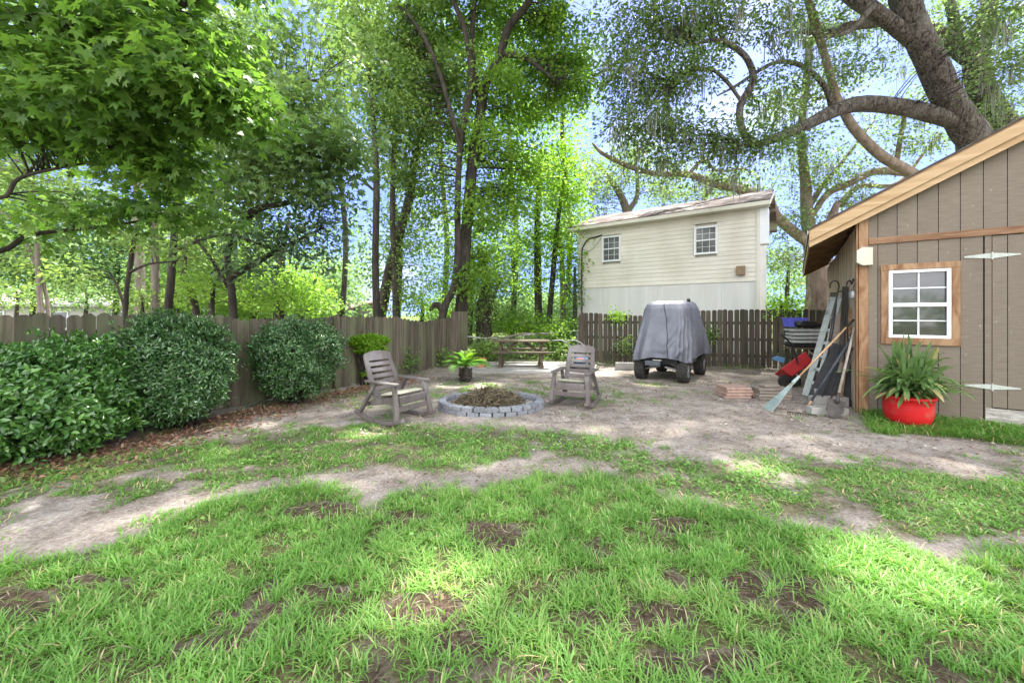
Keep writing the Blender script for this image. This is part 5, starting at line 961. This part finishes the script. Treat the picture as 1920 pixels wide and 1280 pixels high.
# slender trunks left of them
slim = 'slender trees behind the middle of the plank fence'
make_tree('slender_tree', 'straight slender tree, leftmost of the thin trunks over the plank fence', [[(706, 600, 13, 14), (704, 480, 13, 13), (706, 340, 13, 12), (700, 230, 13, 9), (690, 120, 13, 7), (670, 0, 13, 5)], [(705, 360, 13, 6), (670, 335, 12.8, 4), (640, 350, 12.8, 3)]],
    [blob(690, 130, 12.8, 70, 80, 1, 30), blob(650, 40, 12.8, 70, 70, 1, 26), blob(730, 200, 12.8, 50, 60, .8, 18)], M['bark'], M['l_mid'], .13, 66, .42, RH, twig=.006)
make_tree('slender_tree', 'leaning slender tree, thickest of the thin trunks over the plank fence', [[(712, 600, 14.5, 22), (728, 520, 14.5, 20), (748, 440, 14.5, 18), (768, 370, 14.5, 16), (778, 300, 14.5, 12), (800, 220, 14.5, 8), (815, 120, 14.5, 5)]],
    [blob(770, 330, 14.2, 60, 60, .9, 24), blob(760, 440, 14.4, 45, 50, .7, 16), blob(720, 280, 14.3, 60, 50, .8, 18), blob(700, 60, 14, 80, 90, 1, 36)], M['bark'], M['l_mid'], .13, 66, .42, RH, twig=.006)
make_tree('slender_tree', 'thin upright tree standing between the leaning slender tree and the crooked fork', [[(743, 600, 14, 14), (740, 500, 14, 12), (736, 400, 14, 11), (738, 300, 14, 9), (745, 190, 14, 6)]],
    [blob(745, 250, 13.8, 50, 60, .8, 20), blob(750, 150, 13.8, 60, 60, .8, 22), blob(740, 520, 14, 40, 40, .5, 7), blob(790, 530, 14.4, 50, 40, .6, 12)], M['bark'], M['l_mid'], .12, 60, .40, RH, twig=.006)
# left woodland trunks
make_tree('woodland_tree', 'forked thin dark tree over the far left end of the plank fence', [[(78, 600, 10, 13), (72, 520, 10, 11), (68, 430, 10, 10), (60, 330, 10, 8)], [(92, 600, 10.1, 9), (84, 540, 10.1, 8), (55, 470, 10.1, 8), (35, 420, 10.1, 5)]],
    [blob(60, 320, 9.8, 110, 50, .8, 22), blob(40, 480, 10, 70, 30, .6, 8), blob(140, 370, 10, 80, 50, .8, 12), blob(-120, 250, 10, 120, 140, 1, 30)], M['bark_pale'], M['l_mid'], .11, 60, .36, RH, twig=.006)
make_tree('woodland_tree', 'small dark forking tree behind the fence left of the pale trunk', [[(234, 600, 8.2, 12), (238, 540, 8.2, 10), (247, 480, 8.2, 11), (256, 420, 8.2, 7)], [(236, 585, 8.2, 7), (222, 540, 8.2, 5), (205, 510, 8.2, 4)], [(243, 510, 8.2, 8), (280, 495, 8.1, 5), (330, 490, 8.0, 4)]],
    [blob(150, 520, 8, 60, 30, .4, 9), blob(250, 440, 8, 60, 40, .5, 12), blob(330, 470, 8, 50, 25, .4, 7)], M['bark'], M['l_mid'], .12, 34, .22, FOLD, twig=.005)
make_tree('woodland_tree', 'thick pale barked tree standing behind the small dark forking tree', [[(262, 600, 17, 24), (262, 500, 17, 20), (258, 380, 17, 17), (256, 200, 17, 14), (255, 0, 17, 10)]],
    [blob(240, 180, 16.5, 200, 120, 1.5, 56), blob(100, 60, 16.5, 180, 120, 1.5, 40)], M['bark_pale'], M['l_mid'], .18, 66, .55, RH)
make_tree('woodland_tree', 'rough grey trunk rising beside the slanted smooth trunk behind the fence', [[(292, 600, 11, 19), (291, 500, 11, 17), (288, 400, 11, 16), (288, 300, 11, 15), (280, 150, 11, 16), (270, -60, 11, 10)]],
    [blob(300, 130, 12, 130, 90, 1.2, 34), blob(380, 420, 11.5, 70, 50, .7, 14), blob(200, 60, 12, 130, 90, 1.2, 30)], M['bark_pale'], M['l_mid'], .15, 66, .45, RH)
make_tree('woodland_tree', 'low branching dark tree over the fence panel right of the round shrubs', [[(372, 610, 10.5, 16), (362, 560, 10.5, 15), (345, 510, 10.5, 12), (350, 450, 10.5, 8)], [(398, 600, 10.5, 10), (400, 540, 10.4, 7), (420, 500, 10.4, 4)]],
    [blob(400, 540, 10.4, 70, 35, .6, 16), blob(500, 545, 10.4, 50, 30, .5, 12), blob(340, 540, 10.4, 40, 30, .5, 6)], M['bark'], M['l_bright'], .11, 46, .28, RH, twig=.005)
make_tree('woodland_tree', 'sunlit yellow green tree glowing over the middle of the plank fence', [[(522, 610, 15, 22), (524, 540, 15, 18), (530, 470, 15, 12), (540, 420, 15, 8)]],
    [blob(555, 535, 15, 55, 45, .9, 26), blob(520, 555, 15, 60, 30, .9, 18), blob(580, 570, 15, 40, 22, .8, 12)], M['bark'], M['l_bright'], .14, 70, .42, RH, twig=.006)
# trees in the gap between the fences
make_tree('gap_tree', 'straight grey trunk, left of the pair seen through the gap right of the fence corner', [[(1018, 650, 19, 16), (1010, 590, 19, 15), (1008, 480, 19, 14), (1008, 400, 19, 11), (1015, 280, 19, 8)]],
    [blob(1010, 440, 18.6, 70, 60, 1.2, 34), blob(1030, 340, 18.5, 80, 70, 1.2, 40), blob(990, 520, 18.8, 40, 40, .9, 12)], M['bark'], M['l_bright'], .16, 70, .5, RH)
make_tree('gap_tree', 'curving dark trunk, right of the pair seen through the gap beside the house', [[(1026, 650, 17.5, 12), (1032, 570, 17.5, 11), (1040, 480, 17.5, 10), (1048, 400, 17.5, 8), (1060, 330, 17.5, 5)]],
    [blob(1065, 460, 17.2, 35, 70, .9, 30), blob(1060, 370, 17.2, 40, 50, .9, 24), blob(1050, 300, 17.2, 60, 50, .9, 26), blob(1060, 545, 17.4, 25, 40, .6, 8)], M['bark'], M['l_lime'], .14, 66, .45, RH)
make_tree('gap_tree', 'pale distant trunk close beside the left corner of the house', [[(1058, 640, 24, 12), (1056, 580, 24, 11), (1054, 500, 24, 10), (1050, 430, 24, 7)]], [blob(1050, 420, 23.5, 60, 40, 1.4, 16)], M['bark_pale'], M['l_far'], .2, 60, .6, RH)
make_tree('gap_tree', 'ivy wrapped dark stump tree just right of the fence end panel', [[(910, 660, 15.2, 34), (906, 580, 15.2, 28), (912, 540, 15.2, 20), (900, 470, 15.2, 12)], [(914, 640, 15, 9), (922, 570, 15, 7), (940, 520, 15, 5)]],
    [blob(920, 545, 15, 45, 35, .8, 20), blob(950, 590, 15.4, 40, 40, .8, 18), blob(895, 590, 15, 20, 50, .5, 10)], M['bark'], M['l_mid'], .12, 56, .34, RH, twig=.005)
make_tree('evergreen_tree', 'narrow dark evergreen pressed against the left corner of the house', [[(1078, 640, 16.4, 8), (1078, 560, 16.4, 7), (1078, 500, 16.4, 4)]], [blob(1078, 590, 16.4, 9, 50, .3, 14), blob(1078, 540, 16.4, 7, 30, .25, 8)], M['bark'], M['l_shrub2'], .09, 60, .2, RH, twig=.004)
def bush(lab, px, py, Y, rx, ry, k, lm, sz=.12, per=60, rc=.32): make_tree('understorey_bush', lab, [[(px, py+ry+14, Y, 10), (px+3, py, Y, 6), (px, py-ry*.6, Y, 3)]], [blob(px, py, Y, rx, ry, rx*Y/F*.8, k)], M['bark'], M[lm], sz, per, rc, RH, cat='bush', twig=.004)
bush('bright bush behind the chain link fence above the picnic table', 985, 612, 15.8, 70, 24, 34, 'l_lime')
bush('yellow green bush between the picnic table and the picket fence', 1050, 628, 15.0, 38, 34, 28, 'l_bright')
bush('dark fan of leaves low behind the left end of the picnic table', 912, 655, 13.9, 26, 22, 18, 'l_mid', .14)
bush('shaded bush under the crooked fork behind the plank fence', 790, 575, 14.6, 60, 26, 22, 'l_bright')
bush('low green bush behind the tabletop of the picnic table', 1000, 655, 14.6, 60, 18, 22, 'l_mid')
bush('leafy bush beside the end of the picket fence', 1062, 660, 14.0, 24, 20, 12, 'l_mid')
bush('yellow green bush over the picket fence right of the house', 1462, 572, 17, 34, 16, 12, 'l_lime')
bush('grey green shrub filling the gap between the house and the shed', 1475, 500, 24, 45, 50, 34, 'l_oak2', .16, 60, .5)
bush('leafy bush behind the far left end of the plank fence', 30, 560, 12, 60, 26, 18, 'l_mid', .11, 50, .3)
bush('pale green bush in front of the low white house on the left', 160, 560, 13, 50, 22, 14, 'l_far', .11, 50, .3)
bush('dark bush behind the fence between the forking tree and the grey trunk', 265, 565, 11, 26, 22, 9, 'l_mid', .11, 46, .26)
# live oaks on the right
make_tree('live_oak', 'huge dark live oak with thick furrowed trunk leaning over the shed roof', [
    [(1828, 262, 12.4, 72), (1780, 190, 12.2, 62), (1738, 100, 12, 58), (1702, 20, 11.8, 56), (1680, -80, 12.2, 53), (1670, -200, 13, 50), (1640, -330, 14, 36)],
    [(1796, 232, 12.3, 34), (1746, 214, 12.2, 40), (1690, 201, 12, 38), (1620, 195, 11.7, 36), (1570, 206, 11.4, 31), (1500, 240, 11, 23), (1430, 268, 10.6, 16), (1390, 272, 10.4, 8)],
    [(1748, 120, 12, 28), (1720, 85, 12, 34), (1668, 42, 11.8, 33), (1610, 2, 11.6, 34), (1520, -70, 12, 28), (1350, -200, 12.5, 22), (1150, -260, 12.5, 16), (900, -330, 12, 9)],
    [(1412, 272, 10.6, 15), (1392, 245, 10.5, 15), (1388, 200, 10.5, 14), (1412, 150, 10.5, 14), (1400, 110, 10.4, 12), (1370, 85, 10.4, 11), (1340, 76, 10.3, 9), (1300, 84, 10.2, 4)],
    [(1562, 207, 11.4, 13), (1545, 160, 11.1, 12), (1505, 125, 10.9, 10), (1465, 116, 10.7, 9), (1430, 128, 10.6, 7), (1385, 158, 10.5, 6), (1345, 180, 10.4, 3)],
    [(1390, 190, 10.5, 7), (1360, 150, 10.4, 7), (1330, 130, 10.3, 6), (1290, 135, 10.2, 5), (1265, 158, 10.2, 3)],
    [(1640, 8, 11.3, 16), (1590, 60, 11, 10), (1530, 70, 10.8, 6)],
    [(1680, -150, 12.5, 36), (1800, -260, 12, 28), (1950, -400, 11, 18), (1900, -600, 9.5, 10)],
    [(1650, -290, 13.6, 30), (1450, -420, 12, 20), (1200, -600, 9.5, 10)]],
    [blob(1180, 60, 10.2, 60, 70, .9, 26), blob(1260, 40, 10.2, 80, 60, .9, 36), blob(1370, 30, 10.4, 80, 50, .9, 28), blob(1220, 170, 10.2, 60, 40, .7, 22), blob(1290, 130, 10.2, 70, 40, .7, 24), blob(1190, 235, 10.2, 50, 34, .6, 18), blob(1270, 250, 10.2, 60, 34, .6, 20), blob(1350, 270, 10.4, 60, 28, .6, 18), blob(1420, 265, 10.5, 45, 30, .5, 12), blob(1240, 300, 10.2, 40, 20, .5, 8), blob(1440, 170, 10.6, 50, 40, .6, 12), blob(1500, 140, 10.8, 40, 40, .6, 8), blob(1470, 50, 10.8, 60, 40, .7, 14), blob(1350, 330, 10.5, 50, 20, .4, 6), blob(1170, 140, 10.2, 40, 40, .6, 12),
     blob(1860, 40, 10, 60, 40, .8, 12), blob(1900, 120, 10, 40, 50, .7, 10)],
    M['bark_oak'], M['l_oak'], .125, 84, .36, T_rhomb(.23), thin=.92, base=(16.2, 13.4, 0), nsides=18, wob=.035, moss=75, twig=.010, up=.6)
# oak's unseen upper crown, added and shaped to shade the yard, with sun gaps
oak = [o for o in COL.objects if o.get('label', '').startswith('huge dark live oak')][0]
k_ = 32*20; cc = np.stack([-6+22*((np.arange(k_) % 32)+rng.random(k_))/32, 4+14*((np.arange(k_)//32)+rng.random(k_))/20, np.zeros(k_)], 1); cc[:, 2] = np.maximum(12.6, 1.6+.83*cc[:, 1])+rng.uniform(.9, 3.2, k_)
cc = cc[cc[:, 0] > -2.6]; k_ = len(cc); pos, ax, nr, var = clump_leaves(cc, .8*rng.uniform(.8, 1.2, k_), 135, .5, .2, .8)
kk = sun_gap(pos); pos, ax, nr, var = pos[kk], ax[kk], nr[kk], var[kk]
V, Fc, va = leaves(pos, ax, nr, .21*rng.uniform(.65, 1.2, len(pos)), RH, var); np_mesh('crown', V, Fc, M['l_oak'], oak, va)
make_tree('live_oak', 'sunlit tan live oak with wide bare limbs behind the big dark one', [
    [(1528, 600, 19, 46), (1530, 540, 19, 38), (1522, 470, 19, 30), (1513, 400, 19, 25), (1510, 340, 19, 20), (1502, 250, 19, 15), (1515, 120, 19, 15), (1520, 0, 19, 8)],
    [(1525, 462, 19, 22), (1490, 436, 18.6, 22), (1455, 404, 18, 20), (1440, 374, 17.6, 18), (1392, 356, 16.6, 17), (1340, 345, 16, 15), (1290, 327, 15.8, 13), (1232, 326, 15.6, 10), (1180, 312, 15.4, 10), (1130, 288, 15.2, 7), (1110, 268, 15.2, 3)],
    [(1745, 345, 17, 26), (1705, 322, 17, 25), (1650, 290, 17, 23), (1605, 245, 17, 21), (1585, 215, 17, 19), (1568, 180, 17, 17), (1548, 110, 17, 15), (1530, 50, 17, 18), (1512, -10, 17, 14)],
    [(1700, 323, 18, 20), (1640, 322, 18, 18), (1590, 345, 18, 16), (1550, 365, 18.5, 14), (1520, 410, 19, 10)],
    [(1575, 385, 19, 16), (1610, 350, 19, 12), (1680, 345, 19, 9), (1730, 290, 19, 7), (1760, 250, 19, 4)],
    [(1680, 310, 18, 12), (1690, 250, 18, 10), (1700, 215, 18, 8), (1740, 190, 18, 4)],
    [(1515, 390, 19, 14), (1545, 345, 19, 10), (1590, 290, 19, 7), (1640, 225, 19, 4)],
    [(1290, 327, 15.8, 8), (1320, 300, 15.6, 7), (1345, 320, 15.5, 5), (1400, 315, 15.5, 3)]],
    [blob(1500, 300, 18.5, 70, 60, 1.4, 26), blob(1560, 330, 18.5, 60, 50, 1.2, 20), blob(1480, 410, 18.6, 50, 40, 1, 16), blob(1640, 380, 18.5, 60, 30, 1, 14), blob(1480, 200, 18, 70, 60, 1.3, 24), blob(1590, 130, 17.5, 60, 60, 1.2, 18), blob(1660, 230, 18, 70, 50, 1.2, 16), blob(1540, 30, 17.5, 90, 60, 1.3, 26), blob(1170, 290, 15.4, 50, 26, .7, 12), blob(1260, 320, 15.6, 60, 22, .7, 10), blob(1380, 350, 16.4, 50, 22, .7, 9), blob(1460, 480, 19.5, 40, 40, .9, 14), blob(1620, 60, 17.5, 50, 50, 1, 12), blob(1740, 260, 18, 50, 50, 1, 12)],
    M['bark_tan'], M['l_oak2'], .15, 80, .55, RH, nsides=14, wob=.04, moss=90, twig=.012, up=.6)
make_tree('live_oak', 'grey live oak trunk curving up at the right edge above the shed roof', [
    [(2010, 420, 16, 80), (1935, 300, 16, 66), (1870, 215, 16, 56), (1838, 160, 16, 54), (1832, 100, 16, 50), (1850, 30, 16, 40), (1870, -50, 16, 30)],
    [(1845, 130, 16, 36), (1800, 95, 16, 40), (1760, 60, 16, 30), (1690, 40, 15.8, 24), (1600, 48, 15.6, 22), (1560, 62, 15.6, 18), (1500, 60, 15.6, 8)], [(1800, 90, 16, 20), (1785, 20, 16, 22), (1770, -40, 16, 20)], [(1790, 90, 16, 10), (1815, 110, 15.9, 10), (1800, 170, 15.9, 5)]],
    [blob(1860, 90, 15.5, 70, 60, 1, 26), blob(1880, 200, 15.5, 50, 50, .9, 22), blob(1780, 150, 15.6, 50, 50, .9, 12), blob(1820, 10, 15.5, 90, 50, 1, 24), blob(1700, 90, 15.6, 60, 40, .9, 10)],
    M['bark_oak'], M['l_oak2'], .13, 80, .45, RH, base=(20.5, 16.4, 0), nsides=14, moss=50, twig=.01)
make_tree('live_oak', 'thick tan trunk glimpsed under the shed eave beyond the picket fence', [[(1552, 640, 15.2, 58), (1548, 590, 15.2, 48), (1540, 520, 15.2, 42), (1545, 470, 15.2, 34), (1556, 420, 15.2, 22), (1570, 380, 15.2, 12)]], [blob(1590, 370, 15.2, 40, 20, .6, 8)], M['bark_tan'], M['l_oak2'], .15, 10, .4, RH, nsides=14)
make_tree('background_oak', 'pale spreading oak rising beyond the left end of the house roof', [
    [(1170, 600, 27, 26), (1172, 470, 27, 22), (1175, 400, 27, 16), (1160, 360, 27, 13), (1135, 325, 27, 9), (1110, 300, 27, 5)], [(1175, 400, 27, 12), (1195, 365, 27, 9), (1192, 310, 27, 6), (1190, 260, 27, 4)]],
    [blob(1150, 330, 26.5, 60, 40, 1.5, 20), blob(1230, 340, 26.5, 40, 30, 1.3, 14), blob(1110, 390, 26.5, 30, 40, 1.2, 14), blob(1200, 280, 26.5, 50, 30, 1.4, 10), blob(1100, 330, 26, 30, 50, 1.2, 12)], M['bark_pale'], M['l_oak2'], .2, 66, .7, RH, moss=36)
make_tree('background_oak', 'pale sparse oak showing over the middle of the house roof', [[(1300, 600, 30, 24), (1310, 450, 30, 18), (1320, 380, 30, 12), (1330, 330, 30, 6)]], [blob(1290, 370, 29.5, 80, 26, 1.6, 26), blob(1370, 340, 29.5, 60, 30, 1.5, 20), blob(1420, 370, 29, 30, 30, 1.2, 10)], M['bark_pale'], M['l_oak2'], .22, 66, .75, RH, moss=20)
# tall background trees, each with its own trunk, behind the left fence
for i, (px, Y, top, rx, lm, lab) in enumerate(((-160, 20, 60, 240, 'l_mid', 'tall green tree beyond the far left edge of the fence'), (130, 24, 90, 210, 'l_far', 'hazy pale green tree far behind the left shrubs'), (330, 26, 60, 190, 'l_mid', 'tall tree deep in the wood above the middle shrub'), (480, 25, 40, 180, 'l_mid', 'tall broad tree deep in the wood above the ball shrub'), (640, 27, -20, 150, 'l_mid', 'tall tree far behind the slender trunks, left of the sky gap'), (830, 26, -40, 140, 'l_bright', 'tall bright tree far behind the crooked fork'), (960, 28, -20, 120, 'l_bright', 'tall bright tree far behind the leaning dark trunk'), (1060, 30, 170, 60, 'l_bright', 'rounded bright tree far behind the left corner of the house'))):
    bl = [blob(px+random.uniform(-.4, .4)*rx, top+h*330, Y, rx*(.35+.35*(1-abs(h-.5)*1.4)), 70, 2.2, int(9+rx*.085)) for h in (0, .22, .44, .66, .88)]
    if px in (640, 830): bl = [b for b in bl if b[0].z > 1.6+(590-330)/F*Y]
    make_tree('background_tree', lab, [[(px, 620, Y, 11), (px+8, 450, Y, 10), (px-6, 250, Y, 8), (px, top, Y, 4)]], bl, M['bark'], M[lm], .26, 60, .85, RH, 'tall trees of the background wood')
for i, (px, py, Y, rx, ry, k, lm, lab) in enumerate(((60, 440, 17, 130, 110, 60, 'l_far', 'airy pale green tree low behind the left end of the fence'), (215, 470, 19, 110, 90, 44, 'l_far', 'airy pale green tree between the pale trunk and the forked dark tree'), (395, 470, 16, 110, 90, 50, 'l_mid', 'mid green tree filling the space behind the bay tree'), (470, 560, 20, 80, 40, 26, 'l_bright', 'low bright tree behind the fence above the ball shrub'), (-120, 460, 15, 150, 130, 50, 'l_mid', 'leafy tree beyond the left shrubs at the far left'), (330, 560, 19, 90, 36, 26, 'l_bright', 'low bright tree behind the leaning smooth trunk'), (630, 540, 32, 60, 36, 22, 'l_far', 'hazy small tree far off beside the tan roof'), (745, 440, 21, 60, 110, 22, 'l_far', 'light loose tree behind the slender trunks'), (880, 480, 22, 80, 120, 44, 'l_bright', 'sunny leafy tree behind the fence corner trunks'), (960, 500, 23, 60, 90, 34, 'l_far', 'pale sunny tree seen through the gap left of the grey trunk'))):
    make_tree('background_tree', lab, [[(px, 615, Y, 12), (px+5, py+20, Y, 10), (px-5, py-ry*.6, Y, 5)]], [blob(px, py, Y, rx, ry, 1.6, int(k*1.7))], M['bark'], M[lm], .19, 66, .62, RH)
t = thing('yard_tree', 'dark trunked tree standing behind the viewer, mirrored in the shed window', 'tree', (-.4, -5.2, 0)); MB().tube([(-.4, -5.2, -.1), (-.38, -5.2, .4), (-.4, -5.15, 2.4), (-.5, -5.2, 5.4)], [.36, .27, .23, .18], 12, wob=.04).build('trunk', M['bark'], t, smooth=True, world=True)
cc = in_ellipsoid(26, (-.8, -6.2, 6.2), (1.9, 1.5, .9)); pos, ax, nr, var = clump_leaves(cc, .5, 60); V, Fc, va = leaves(pos, ax, nr, .16*rng.uniform(.65, 1.2, len(pos)), RH, var); np_mesh('crown', V, Fc, M['l_mid'], t, va)
# hedge-like far wood closing the horizon
def far_wood(name, label, spans, lm, size, n):
    P = []
    for x0, x1, y0, y1, zt in spans:
        k = n; x = rng.uniform(x0, x1, k); y = rng.uniform(y0, y1, k); top = zt*(.55+.65*fbm(x*.3+50, y*.3+50, 1.0, 71, 3)); P.append(np.stack([x, y, rng.random(k)**.8*top], 1))
    p, ax, nr, var = clump_leaves(np.concatenate(P), .7, 26, .7, .2, .7); V, Fc, va = leaves(p, ax, nr, size*rng.uniform(.6, 1.3, len(p)), RH, var); tag(np_mesh(name, V, Fc, M[lm], None, va), label, 'woodland', kind='stuff')
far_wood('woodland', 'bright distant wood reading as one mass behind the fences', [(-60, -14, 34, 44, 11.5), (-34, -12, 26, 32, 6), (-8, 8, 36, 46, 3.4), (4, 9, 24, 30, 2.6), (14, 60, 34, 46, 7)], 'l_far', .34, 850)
far_wood('woodland', 'unseen hedge added behind the viewer to darken the shed window reflection', [(-22, 10, -19, -15, 2.6)], 'l_mid', .3, 260)  # added out of view; blocks low bright sky mirrored in the shed window
